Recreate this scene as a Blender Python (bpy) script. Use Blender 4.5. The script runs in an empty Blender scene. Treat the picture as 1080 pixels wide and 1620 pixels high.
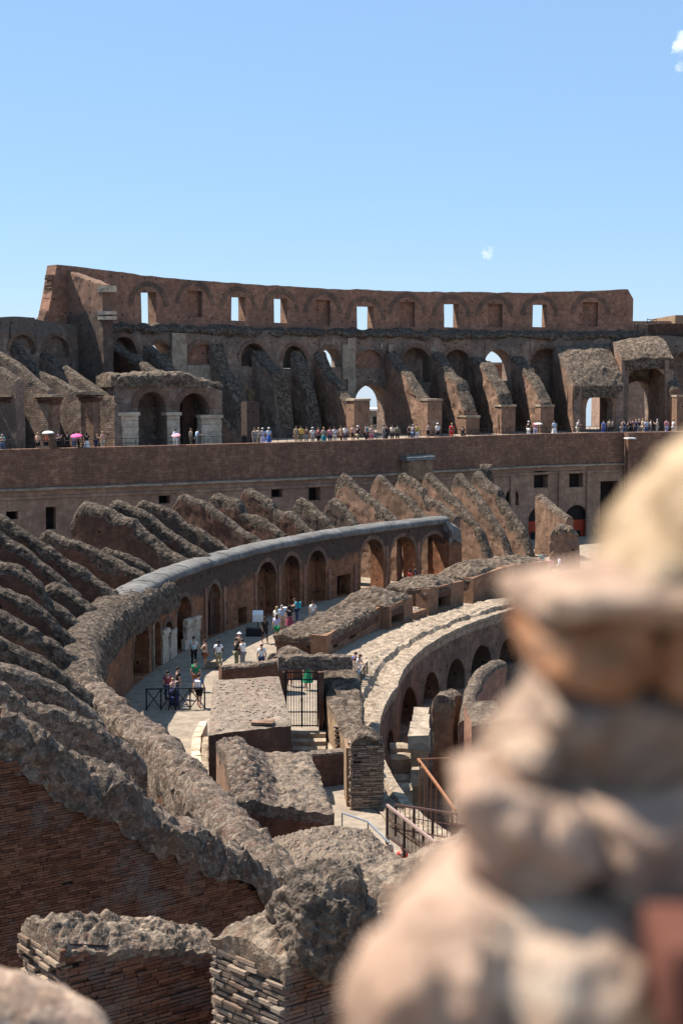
import bpy, math, random
from mathutils import Vector, noise
from math import radians as R, sin, cos, tan, pi, sqrt, hypot, atan2
random.seed(11)
C = bpy.context.scene.collection
SC = bpy.context.scene

# ------------------------------------------------------------------ camera, sky, sun
CAMZ = 16.8
FPX = 2250.0                       # focal length in pixels of the 1080 x 1620 photograph (50 mm on 24 x 36)
PITCH = math.atan(222 / 2250.0)
cam_d = bpy.data.cameras.new("camera")
cam = bpy.data.objects.new("camera", cam_d); C.objects.link(cam)
cam_d.sensor_fit = 'VERTICAL'; cam_d.sensor_height = 36; cam_d.lens = 50
cam.location = (0, 0, CAMZ); cam.rotation_euler = (R(90) - PITCH, 0, 0)
cam_d.clip_start = 0.1; cam_d.clip_end = 12000
cam_d.dof.use_dof = True; cam_d.dof.focus_distance = 42; cam_d.dof.aperture_fstop = 4.0
SC.camera = cam
SUN_EL = 57.0
SUN_AZ = R(66)                     # measured from +Y towards -X
W = bpy.data.worlds.new("World"); SC.world = W; W.use_nodes = True
nt = W.node_tree; nt.nodes.clear()
sky = nt.nodes.new('ShaderNodeTexSky'); sky.sky_type = 'NISHITA'; sky.sun_disc = False
sky.sun_elevation = R(SUN_EL); sky.sun_rotation = -SUN_AZ
sky.air_density = 1.0; sky.dust_density = 0.0; sky.ozone_density = 4.0; sky.altitude = 50
bg = nt.nodes.new('ShaderNodeBackground'); bg.inputs[1].default_value = 0.077
wo = nt.nodes.new('ShaderNodeOutputWorld')
bg2 = nt.nodes.new('ShaderNodeBackground'); bg2.inputs[0].default_value = (0.177, 0.302, 0.487, 1); bg2.inputs[1].default_value = 1.0   # uniform blue mixed in to even out the sky
mxs = nt.nodes.new('ShaderNodeMixShader'); mxs.inputs[0].default_value = 0.62
nt.links.new(sky.outputs[0], bg.inputs[0]); nt.links.new(bg.outputs[0], mxs.inputs[1]); nt.links.new(bg2.outputs[0], mxs.inputs[2]); nt.links.new(mxs.outputs[0], wo.inputs[0])
sun_d = bpy.data.lights.new("sun", 'SUN'); sun = bpy.data.objects.new("sun", sun_d); C.objects.link(sun)
sun_d.energy = 5.0; sun_d.angle = R(0.53); sun_d.color = (1.0, 0.94, 0.85)
SD = Vector((-sin(SUN_AZ) * cos(R(SUN_EL)), cos(SUN_AZ) * cos(R(SUN_EL)), sin(R(SUN_EL))))
sun.rotation_euler = SD.to_track_quat('Z', 'Y').to_euler()
SC.view_settings.view_transform = 'Standard'; SC.view_settings.look = 'None'
SC.view_settings.exposure = 1.05; SC.view_settings.gamma = 1.0
SC.render.engine = 'CYCLES'
SC.cycles.use_denoising = True
SC.cycles.max_bounces = 8; SC.cycles.volume_bounces = 6; SC.cycles.diffuse_bounces = 4; SC.cycles.transparent_max_bounces = 12

# ------------------------------------------------------------------ measuring: a ray of the photograph met with a distance or a level
CP, SP = cos(PITCH), sin(PITCH)
def ray(px, py):
    x = (px - 540) / FPX; y = (810 - py) / FPX
    return Vector((x, CP + y * SP, -SP + y * CP))
def at(px, py, d):
    v = ray(px, py); k = d / v.y
    return Vector((v.x * k, d, CAMZ + v.z * k))
def onz(px, py, z):
    v = ray(px, py); k = (z - CAMZ) / v.z
    return Vector((v.x * k, v.y * k, z))
def proj(p):
    q = Vector(p) - Vector((0, 0, CAMZ))
    f = q.y * CP - q.z * SP; u = q.y * SP + q.z * CP
    return 540 + FPX * q.x / f, 810 - FPX * u / f
CX, CY = 50.0, 70.0                # centre of the rings
def ring(r, th, z=0.0):
    return Vector((CX - r * cos(th), CY + r * sin(th), z))
def radial(p):                     # unit vector pointing outwards, away from the arena
    v = Vector((p[0] - CX, p[1] - CY, 0)); return v.normalized()

# ------------------------------------------------------------------ materials
def nd(t, kind, loc=None, **kw):
    n = t.nodes.new(kind)
    for k, v in kw.items(): setattr(n, k, v)
    return n
def mathn(t, op, a, b=None, c=None, clamp=False):
    n = t.nodes.new('ShaderNodeMath'); n.operation = op; n.use_clamp = clamp
    for i, v in enumerate((a, b, c)):
        if v is None: continue
        if isinstance(v, (int, float)): n.inputs[i].default_value = v
        else: t.links.new(v, n.inputs[i])
    return n.outputs[0]
def mixc(t, fac, a, b, mode='MIX'):
    n = t.nodes.new('ShaderNodeMix'); n.data_type = 'RGBA'; n.blend_type = mode
    for sock, v in ((n.inputs[0], fac), (n.inputs[6], a), (n.inputs[7], b)):
        if isinstance(v, (int, float)): sock.default_value = v
        elif isinstance(v, tuple): sock.default_value = (*v, 1) if len(v) == 3 else v
        else: t.links.new(v, sock)
    return n.outputs[2]
def ramp(t, fac, stops):
    n = t.nodes.new('ShaderNodeValToRGB')
    while len(n.color_ramp.elements) < len(stops): n.color_ramp.elements.new(0.5)
    for e, (p, c) in zip(n.color_ramp.elements, stops):
        e.position = p; e.color = (*c, 1) if isinstance(c, tuple) else (c, c, c, 1)
    t.links.new(fac, n.inputs[0]); return n.outputs[0]
def noisen(t, vec, scale, detail=4, rough=0.6, dist=0.0):
    n = t.nodes.new('ShaderNodeTexNoise'); n.inputs['Scale'].default_value = scale
    n.inputs['Detail'].default_value = detail; n.inputs['Roughness'].default_value = rough
    n.inputs['Distortion'].default_value = dist
    t.links.new(vec, n.inputs['Vector']); return n.outputs[0]
def voro(t, vec, scale, feature='F1'):
    n = t.nodes.new('ShaderNodeTexVoronoi'); n.feature = feature; n.inputs['Scale'].default_value = scale
    t.links.new(vec, n.inputs['Vector']); return n
def new_mat(name, rough=0.95):
    m = bpy.data.materials.new(name); m.use_nodes = True; t = m.node_tree
    b = t.nodes['Principled BSDF']; b.inputs['Roughness'].default_value = rough
    b.inputs['Specular IOR Level'].default_value = 0.2
    return m, t, b
def bump(t, b, h, strength, dist):
    n = t.nodes.new('ShaderNodeBump'); n.inputs['Strength'].default_value = strength; n.inputs['Distance'].default_value = dist
    t.links.new(h, n.inputs['Height']); t.links.new(n.outputs[0], b.inputs['Normal'])
def wpos(t):
    return t.nodes.new('ShaderNodeNewGeometry').outputs['Position']

ALB = 0.8
def rubble_mat(name, dark, mid, light, pale=(0.42, 0.39, 0.34), palefac=0.6, stone=3.0, bd=0.12, red=None, big=1.0, blot=0.55):
    wf = lambda c: (c[0] * 1.16 * ALB, c[1] * 0.99 * ALB, c[2] * 0.83 * ALB)
    if name != 'grey_weatherproof_coat': dark, mid, light, pale = wf(dark), wf(mid), wf(light), wf(pale)
    m, t, b = new_mat(name)
    p = wpos(t)
    v = voro(t, p, stone); v2 = voro(t, p, stone * 3.1)
    n1 = noisen(t, p, 0.45 * big, 5, 0.65); n2 = noisen(t, p, stone * 2.2, 7, 0.75); n3 = noisen(t, p, 1.7 * big, 6, 0.7, 0.4)
    sep = t.nodes.new('ShaderNodeSeparateColor'); t.links.new(v.outputs['Color'], sep.inputs[0])
    sep2 = t.nodes.new('ShaderNodeSeparateColor'); t.links.new(v2.outputs['Color'], sep2.inputs[0])
    k = mathn(t, 'ADD', mathn(t, 'MULTIPLY', sep.outputs[0], 0.35), mathn(t, 'MULTIPLY', n2, 0.5))
    k = mathn(t, 'ADD', k, mathn(t, 'MULTIPLY', sep2.outputs[1], 0.2))
    col = ramp(t, k, [(0.2, dark), (0.5, mid), (0.8, light)])
    if red:
        rf = ramp(t, mathn(t, 'MULTIPLY', sep.outputs[1], n1), [(0.38, 0.0), (0.48, 1.0)])
        col = mixc(t, mathn(t, 'MULTIPLY', rf, 0.75), col, red)
    col = mixc(t, ramp(t, n3, [(0.3, blot), (0.62, 0.0)]), col, tuple(c * 0.45 for c in dark))
    pf = mathn(t, 'MULTIPLY', ramp(t, noisen(t, p, stone * 1.3, 9, 0.8), [(0.54, 0.0), (0.66, 1.0)]), palefac)
    col = mixc(t, pf, col, pale)
    t.links.new(col, b.inputs['Base Color'])
    d = mathn(t, 'SUBTRACT', 1.0, v.outputs['Distance'])
    h = mathn(t, 'ADD', mathn(t, 'MULTIPLY', d, 0.5), mathn(t, 'MULTIPLY', n2, 0.9))
    h = mathn(t, 'ADD', h, mathn(t, 'MULTIPLY', v2.outputs['Distance'], -0.35))
    bump(t, b, h, 1.0, bd)
    return m

def brick_mat(name, c1, c2, mortar, row=0.06, length=0.27, stain=(0.04, 0.035, 0.035), stainfac=0.6, holes=True,
              upper=None, bd=0.02, pale=None, scale=1.0, variation=0.6):
    """bricks laid along the uv map (metres); upper = (z, colour): weathered coat above that level"""
    g_ = lambda c: (c[0] * 1.06 * ALB, c[1] * 0.98 * ALB, c[2] * 0.90 * ALB)
    c1, c2, mortar, stain = g_(c1), g_(c2), g_(mortar), g_(stain)
    if pale: pale = g_(pale)
    if upper: upper = (upper[0], g_(upper[1])) + tuple(upper[2:])
    m, t, b = new_mat(name)
    uv = t.nodes.new('ShaderNodeUVMap').outputs[0]; p = wpos(t)
    br = t.nodes.new('ShaderNodeTexBrick'); t.links.new(uv, br.inputs['Vector'])
    br.inputs['Scale'].default_value = 1.0; br.inputs['Brick Width'].default_value = length
    br.inputs['Row Height'].default_value = row; br.inputs['Mortar Size'].default_value = row * 0.17
    br.inputs['Mortar Smooth'].default_value = 0.3; br.inputs['Bias'].default_value = -0.1
    br.inputs['Color1'].default_value = (*c1, 1); br.inputs['Color2'].default_value = (*c2, 1); br.inputs['Mortar'].default_value = (*mortar, 1)
    n1 = noisen(t, p, 0.35, 6, 0.68, 0.3); n2 = noisen(t, p, 2.2, 6, 0.7); n3 = noisen(t, p, 9.0, 5, 0.7)
    col = mixc(t, variation, br.outputs[0], ramp(t, n2, [(0.3, tuple(c * 0.5 for c in c1)), (0.5, c1), (0.72, tuple(min(1, c * 1.5) for c in c2))]))
    mp = t.nodes.new('ShaderNodeMapping'); mp.inputs['Scale'].default_value = (1.0, 7.0, 1.0); t.links.new(uv, mp.inputs[0])
    streak = noisen(t, mp.outputs[0], 1.4, 5, 0.7)
    col = mixc(t, 0.35, col, ramp(t, streak, [(0.3, (0.25, 0.25, 0.25)), (0.7, (1.0, 1.0, 1.0))]), 'MULTIPLY')
    mp2 = t.nodes.new('ShaderNodeMapping'); mp2.inputs['Scale'].default_value = (1.6, 0.22, 1.0); t.links.new(uv, mp2.inputs[0])
    drip = noisen(t, mp2.outputs[0], 1.0, 6, 0.7)
    col = mixc(t, mathn(t, 'MULTIPLY', ramp(t, drip, [(0.5, 0.0), (0.68, 1.0)]), stainfac * 0.7), col, stain)
    col = mixc(t, mathn(t, 'MULTIPLY', ramp(t, n1, [(0.42, 0.0), (0.62, 1.0)]), stainfac), col, stain)
    if pale:
        col = mixc(t, mathn(t, 'MULTIPLY', ramp(t, noisen(t, p, 0.8, 7, 0.75), [(0.55, 0.0), (0.66, 1.0)]), 0.7), col, pale)
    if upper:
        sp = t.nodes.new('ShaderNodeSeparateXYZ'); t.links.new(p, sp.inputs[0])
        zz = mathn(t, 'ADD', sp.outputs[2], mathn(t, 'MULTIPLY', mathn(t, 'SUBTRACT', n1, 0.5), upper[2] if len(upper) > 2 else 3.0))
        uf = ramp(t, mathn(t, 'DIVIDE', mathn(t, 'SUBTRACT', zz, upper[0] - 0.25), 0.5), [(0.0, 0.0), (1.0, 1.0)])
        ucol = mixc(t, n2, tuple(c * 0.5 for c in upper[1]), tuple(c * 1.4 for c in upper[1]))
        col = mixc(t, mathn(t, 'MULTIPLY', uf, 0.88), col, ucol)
    if holes:
        s2 = t.nodes.new('ShaderNodeSeparateXYZ'); t.links.new(uv, s2.inputs[0])
        def cell(x, per): return mathn(t, 'ABSOLUTE', mathn(t, 'SUBTRACT', mathn(t, 'FRACT', mathn(t, 'DIVIDE', x, per)), 0.5))
        hx = mathn(t, 'LESS_THAN', cell(s2.outputs[0], 1.35), 0.055); hy = mathn(t, 'LESS_THAN', cell(s2.outputs[1], 1.2), 0.062)
        cv = t.nodes.new('ShaderNodeCombineXYZ')
        t.links.new(mathn(t, 'FLOOR', mathn(t, 'DIVIDE', s2.outputs[0], 1.35)), cv.inputs[0]); t.links.new(mathn(t, 'FLOOR', mathn(t, 'DIVIDE', s2.outputs[1], 1.2)), cv.inputs[1])
        wn = t.nodes.new('ShaderNodeTexWhiteNoise'); wn.noise_dimensions = '2D'; t.links.new(cv.outputs[0], wn.inputs['Vector'])
        hf = mathn(t, 'MULTIPLY', mathn(t, 'MULTIPLY', hx, hy), mathn(t, 'GREATER_THAN', wn.outputs['Value'], 0.52))
        col = mixc(t, hf, col, (0.006, 0.005, 0.005))
    t.links.new(col, b.inputs['Base Color'])
    h = mathn(t, 'ADD', mathn(t, 'MULTIPLY', mathn(t, 'SUBTRACT', 1.0, br.outputs[1]), 0.7), mathn(t, 'MULTIPLY', n3, 1.2))
    h = mathn(t, 'ADD', h, mathn(t, 'MULTIPLY', n2, 1.5))
    bump(t, b, h, 0.8, bd)
    return m

def facing_mat(name, c1, c2, c3):
    """loose laid bricks, one random value stored on each brick"""
    m, t, b = new_mat(name)
    a = t.nodes.new('ShaderNodeAttribute'); a.attribute_name = 'rnd'
    p = wpos(t); n = noisen(t, p, 14, 6, 0.7); n1 = noisen(t, p, 1.3, 5, 0.7)
    col = ramp(t, a.outputs['Fac'], [(0.0, c1), (0.5, c2), (1.0, c3)])
    col = mixc(t, 0.6, col, ramp(t, n, [(0.3, (0.35, 0.33, 0.32)), (0.7, (1.25, 1.2, 1.15))]), 'MULTIPLY')
    col = mixc(t, ramp(t, n1, [(0.5, 0.0), (0.66, 0.6)]), col, (0.13, 0.115, 0.10))
    t.links.new(col, b.inputs['Base Color']); bump(t, b, n, 0.7, 0.015)
    return m

def plain_mat(name, col, rough=0.8, var=0.25, scale=6.0, metal=0.0):
    m, t, b = new_mat(name, rough); b.inputs['Metallic'].default_value = metal
    n = noisen(t, wpos(t), scale, 4, 0.6)
    t.links.new(mixc(t, n, tuple(c * (1 - var) for c in col), tuple(min(1, c * (1 + var)) for c in col)), b.inputs['Base Color'])
    return m

M = {}
M['rubble'] = rubble_mat('weathered_concrete', (0.06, 0.048, 0.04), (0.18, 0.152, 0.13), (0.38, 0.335, 0.29), palefac=0.55, stone=3.6, bd=0.2, big=1.5, blot=0.75)
M['crest'] = rubble_mat('dark_crest_concrete', (0.035, 0.028, 0.025), (0.14, 0.12, 0.105), (0.36, 0.318, 0.28), palefac=0.55, stone=5.5, bd=0.2, big=1.6, blot=0.8)
M['crestnear'] = rubble_mat('lichen_concrete', (0.045, 0.038, 0.035), (0.155, 0.132, 0.116), (0.34, 0.30, 0.268), pale=(0.52, 0.49, 0.45), palefac=0.7, stone=6.5, bd=0.07, red=(0.17, 0.10, 0.07))
M['rough'] = rubble_mat('foreground_concrete', (0.05, 0.04, 0.034), (0.20, 0.172, 0.148), (0.40, 0.355, 0.30), pale=(0.55, 0.52, 0.47), palefac=0.75, stone=9, bd=0.03, red=(0.2, 0.12, 0.08))
M['top'] = rubble_mat('flat_mortar_top', (0.15, 0.13, 0.115), (0.26, 0.235, 0.21), (0.38, 0.35, 0.31), palefac=0.5, stone=5, bd=0.06, red=(0.24, 0.15, 0.11))
M['ledge'] = rubble_mat('worn_travertine', (0.22, 0.19, 0.155), (0.42, 0.375, 0.32), (0.60, 0.55, 0.48), pale=(0.66, 0.62, 0.55), palefac=0.5, stone=2.6, bd=0.14, big=1.6, blot=0.8)
M['brick'] = brick_mat('dark_red_brick', (0.15, 0.077, 0.053), (0.235, 0.13, 0.092), (0.10, 0.08, 0.068), stainfac=0.5)
M['tbrick'] = brick_mat('terrace_brick', (0.27, 0.152, 0.108), (0.46, 0.285, 0.205), (0.16, 0.115, 0.09), row=.16, length=.7, bd=.05, stainfac=0.55, stain=(0.11, 0.07, 0.055), holes=False, variation=0.5)
M['wbrick'] = brick_mat('attic_brick', (0.40, 0.205, 0.14), (0.56, 0.33, 0.235), (0.27, 0.20, 0.165), row=.15, length=.6, bd=.04, stainfac=0.5, stain=(0.16, 0.105, 0.085))
M['vbrick'] = brick_mat('sooty_masonry', (0.32, 0.225, 0.175), (0.46, 0.355, 0.29), (0.25, 0.21, 0.18), row=.16, length=.6, bd=.06, stainfac=0.7, stain=(0.13, 0.112, 0.103), pale=(0.40, 0.365, 0.33), upper=(20.3, (0.18, 0.162, 0.15), 3.5))
M['pitwall'] = brick_mat('brown_pit_wall', (0.30, 0.20, 0.145), (0.40, 0.285, 0.22), (0.27, 0.2, 0.16), row=.2, length=.6, stainfac=0.8, stain=(0.10, 0.075, 0.06), bd=.06)  # ochre-brown stained wall of the pit
M['archbrick'] = brick_mat('stained_arch_brick', (0.24, 0.15, 0.11), (0.36, 0.245, 0.185), (0.2, 0.16, 0.13), stainfac=0.75, stain=(0.09, 0.075, 0.065), holes=False, row=.3, length=.4)
M['attbrick'] = brick_mat('half_sooty_brick', (0.15, 0.105, 0.085), (0.22, 0.165, 0.135), (0.14, 0.12, 0.105), stainfac=0.6, stain=(0.085, 0.07, 0.065), upper=(22.3, (0.27, 0.165, 0.125), 2.5))
M['pinkbrick'] = brick_mat('pale_pink_brick', (0.31, 0.19, 0.135), (0.42, 0.28, 0.205), (0.3, 0.23, 0.18), stainfac=0.6, stain=(0.12, 0.08, 0.06))
M['plaster'] = brick_mat('pinkish_plaster', (0.37, 0.25, 0.185), (0.46, 0.33, 0.255), (0.33, 0.25, 0.2), row=1.1, length=2.3, stainfac=0.65, stain=(0.18, 0.12, 0.095), holes=False)
M['abrick'] = brick_mat('orange_brick', (0.36, 0.165, 0.088), (0.50, 0.255, 0.145), (0.25, 0.16, 0.115), stainfac=0.45, stain=(0.07, 0.04, 0.03), upper=(2.95, (0.075, 0.065, 0.06), 2.4))  # upper: grey coat, the shade on its front put into the darker colour
M['ochre'] = brick_mat('ochre_plastered_brick', (0.36, 0.25, 0.16), (0.46, 0.34, 0.23), (0.34, 0.26, 0.19), stainfac=0.45, stain=(0.16, 0.11, 0.075), holes=False)
M['pier'] = facing_mat('loose_brick', (0.13, 0.085, 0.06), (0.25, 0.175, 0.125), (0.34, 0.26, 0.19))
M['redpier'] = facing_mat('red_loose_brick', (0.085, 0.037, 0.023), (0.14, 0.062, 0.036), (0.19, 0.095, 0.058))
M['joint'] = plain_mat('dark_mortar_joint', (0.045, 0.035, 0.03), var=0.4, scale=20)
M['lead'] = rubble_mat('grey_weatherproof_coat', (0.10, 0.093, 0.085), (0.15, 0.142, 0.132), (0.21, 0.20, 0.187), pale=(0.27, 0.26, 0.245), palefac=0.35, stone=.9, bd=0.06, big=1.2, blot=.6)
M['marble'] = rubble_mat('white_marble', (0.38, 0.345, 0.29), (0.55, 0.51, 0.45), (0.66, 0.63, 0.57), pale=(0.7, 0.68, 0.62), palefac=0.4, stone=1.3, bd=0.04)
M['travertine'] = rubble_mat('travertine_block', (0.20, 0.18, 0.15), (0.33, 0.30, 0.26), (0.44, 0.41, 0.36), palefac=0.3, stone=1.4, bd=0.04)
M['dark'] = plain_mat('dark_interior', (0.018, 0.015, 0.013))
M['floor'] = rubble_mat('paved_floor', (0.24, 0.22, 0.195), (0.30, 0.28, 0.25), (0.36, 0.335, 0.30), palefac=0.2, stone=1.1, bd=0.015)
M['earth'] = rubble_mat('bare_earth', (0.12, 0.10, 0.085), (0.19, 0.165, 0.14), (0.26, 0.23, 0.2), palefac=0.2, stone=1.4, bd=0.08)
M['iron'] = plain_mat('black_iron', (0.02, 0.02, 0.022), 0.5)
M['rust'] = plain_mat('brown_steel', (0.085, 0.045, 0.035), 0.6)
M['rustrail'] = plain_mat('pinkish_handrail', (0.30, 0.20, 0.17), 0.5)
M['orange'] = plain_mat('orange_steel', (0.30, 0.13, 0.065), 0.6)
M['galv'] = plain_mat('galvanised_steel', (0.30, 0.31, 0.33), 0.4, metal=0.3)
M['redpanel'] = plain_mat('red_panel', (0.33, 0.045, 0.02), 0.7)
M['white'] = plain_mat('white_paint', (0.75, 0.74, 0.70), 0.6, 0.08)
M['rust_dark'] = plain_mat('oxide', (0.05, 0.03, 0.025), 0.7)

# ------------------------------------------------------------------ meshes and tags
class MB:
    def __init__(s):
        s.v = []; s.f = []; s.m = []; s.uv = []; s.rnd = []; s.slots = []
    def slot(s, mat):
        if mat not in s.slots: s.slots.append(mat)
        return s.slots.index(mat)
    def vert(s, p): s.v.append((p[0], p[1], p[2])); return len(s.v) - 1
    def face(s, idx, mat, uvs=None, rnd=0.5):
        s.f.append(tuple(idx)); s.m.append(s.slot(mat)); s.uv.append(uvs if uvs else [(0, 0)] * len(idx)); s.rnd.append(rnd)
    def quad(s, pts, mat, uvs=None, rnd=0.5):
        s.face([s.vert(p) for p in pts], mat, uvs, rnd)
    def grid(s, P, UV, matf):
        n = len(P); k = len(P[0]); base = len(s.v)
        for row in P:
            for p in row: s.v.append((p[0], p[1], p[2]))
        for i in range(n - 1):
            for j in range(k - 1):
                a = base + i * k + j
                s.face((a, a + 1, a + k + 1, a + k), matf(i, j) if callable(matf) else matf,
                       [UV[i][j], UV[i][j + 1], UV[i + 1][j + 1], UV[i + 1][j]])
    def box(s, c, ax, ay, az, mat, rnd=0.5, jit=0.0):
        """centre and three half-axis vectors"""
        c = Vector(c); ax, ay, az = Vector(ax), Vector(ay), Vector(az); P = []
        for sx in (-1, 1):
            for sy in (-1, 1):
                for sz in (-1, 1):
                    q = c + ax * sx + ay * sy + az * sz
                    if jit: q = q + Vector((random.uniform(-jit, jit), random.uniform(-jit, jit), random.uniform(-jit, jit)))
                    P.append(s.vert(q))
        lx, ly, lz = ax.length * 2, ay.length * 2, az.length * 2
        for q, (a, b2) in (((0, 1, 3, 2), (lz, ly)), ((4, 6, 7, 5), (ly, lz)), ((0, 4, 5, 1), (lx, lz)),
                           ((2, 3, 7, 6), (lz, lx)), ((0, 2, 6, 4), (ly, lx)), ((1, 5, 7, 3), (lx, ly))):
            s.face([P[k] for k in q], mat, [(0, 0), (a, 0), (a, b2), (0, b2)], rnd)
    def abox(s, x0, x1, y0, y1, z0, z1, mat, rnd=0.5):
        s.box(((x0 + x1) / 2, (y0 + y1) / 2, (z0 + z1) / 2), ((x1 - x0) / 2, 0, 0), (0, (y1 - y0) / 2, 0), (0, 0, (z1 - z0) / 2), mat, rnd)
    def bar(s, p, q, w, mat, h=None):
        p, q = Vector(p), Vector(q); d = q - p
        if d.length < 1e-6: return
        up = Vector((0, 0, 1)) if abs(d.normalized().z) < 0.95 else Vector((1, 0, 0))
        x = d.cross(up).normalized(); y = x.cross(d).normalized()
        s.box((p + q) / 2, d / 2, x * w / 2, y * (h or w) / 2, mat)
    def build(s, name, parent=None, smooth=False, merge=True):
        me = bpy.data.meshes.new(name); me.from_pydata(s.v, [], s.f)
        for m in s.slots: me.materials.append(M[m] if isinstance(m, str) else m)
        me.polygons.foreach_set('material_index', s.m)
        ul = me.uv_layers.new(name='UVMap'); flat = [c for f in s.uv for u in f for c in (u[0], u[1])]
        ul.data.foreach_set('uv', flat)
        at_ = me.attributes.new('rnd', 'FLOAT', 'FACE'); at_.data.foreach_set('value', s.rnd)
        if smooth: me.polygons.foreach_set('use_smooth', [True] * len(me.polygons))
        me.update()
        if merge:
            import bmesh
            bm = bmesh.new(); bm.from_mesh(me); bmesh.ops.remove_doubles(bm, verts=bm.verts, dist=0.0008)
            bmesh.ops.recalc_face_normals(bm, faces=bm.faces); bm.to_mesh(me); bm.free()
        o = bpy.data.objects.new(name, me); C.objects.link(o)
        if parent:
            o.parent = parent; o.matrix_parent_inverse = parent.matrix_basis.inverted()
        return o
def tag(o, label=None, cat=None, group=None, kind=None):
    if label: o['label'] = label
    if cat: o['category'] = cat
    if group: o['group'] = group
    if kind: o['kind'] = kind
    return o
def thing(name, loc, label, cat, group=None):
    o = bpy.data.objects.new(name, None); C.objects.link(o); o.location = loc; o.empty_display_size = 0.2
    return tag(o, label, cat, group)

def fbm(p, f, o=4):
    return noise.fractal(Vector(p) * f, 0.9, 2.1, o)
def nvec(p, f):
    return noise.noise_vector(Vector(p) * f)
def rough(p, amp, f, chunk=0.0, cf=4.0):
    p = Vector(p)
    q = p + nvec(p, f) * amp + nvec(p, f * 2.7) * amp * 0.5 + nvec(p, f * 6.5) * amp * 0.25
    if chunk:
        d = noise.voronoi(p * cf)[0]; k = (min(0.36, 0.58 - d[0]) - 0.1) * chunk * (0.9 + 1.1 * noise.noise(p * cf * 0.28))
        k += (0.3 - noise.voronoi(p * cf * 2.3)[0][0]) * chunk * 0.3
        q = q + Vector((nvec(p, f * 2).x * 0.3, nvec(p, f * 2).y * 0.3, 1.0)) * k
    return q

class Path:
    def __init__(s, pts):
        s.p = [Vector((a[0], a[1])) for a in pts]; s.c = [0.0]
        for a, b in zip(s.p, s.p[1:]): s.c.append(s.c[-1] + (b - a).length)
        s.L = s.c[-1]
    def seg(s, t):
        t = min(max(t, 0), s.L - 1e-6); lo, hi = 0, len(s.c) - 1
        while hi - lo > 1:
            m = (lo + hi) // 2
            if s.c[m] <= t: lo = m
            else: hi = m
        return lo
    def tan(s, t):
        def d(i):
            i0, i1 = max(0, i - 1), min(len(s.p) - 1, i + 1)
            return (s.p[i1] - s.p[i0]).normalized()
        i = s.seg(t); k = (min(max(t, 0), s.L) - s.c[i]) / max(1e-6, s.c[i + 1] - s.c[i])
        return (d(i) * (1 - k) + d(i + 1) * k).normalized()
    def pos(s, t, off=0.0, z=0.0):
        i = s.seg(t); k = (t - s.c[i]) / max(1e-6, s.c[i + 1] - s.c[i])
        q = s.p[i] + (s.p[i + 1] - s.p[i]) * k; a = s.tan(t)
        return Vector((q.x - a.y * off, q.y + a.x * off, z))
    def s_px(s, px, off=0.0, t0=0.0):
        best = None; n = 1500
        for i in range(n + 1):
            t = t0 + (s.L - t0) * i / n; q = s.pos(t, off, 5)
            e = abs(540 + FPX * q.x / q.y - px) if q.y > 1 else 1e9
            if best is None or e < best[0]: best = (e, t)
        return best[1]
    def z_py(s, t, py, off=0.0):
        return at(540, py, s.pos(t, off).y).z
def ringpath(r, a0, a1, n=200):
    return Path([ring(r, R(a0 + (a1 - a0) * i / n)) for i in range(n + 1)])
def interp(tab, x):
    if x <= tab[0][0]: return tab[0][1]
    for (a, b), (c, d) in zip(tab, tab[1:]):
        if x <= c: return b + (d - b) * (x - a) / max(1e-9, c - a)
    return tab[-1][1]

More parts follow.
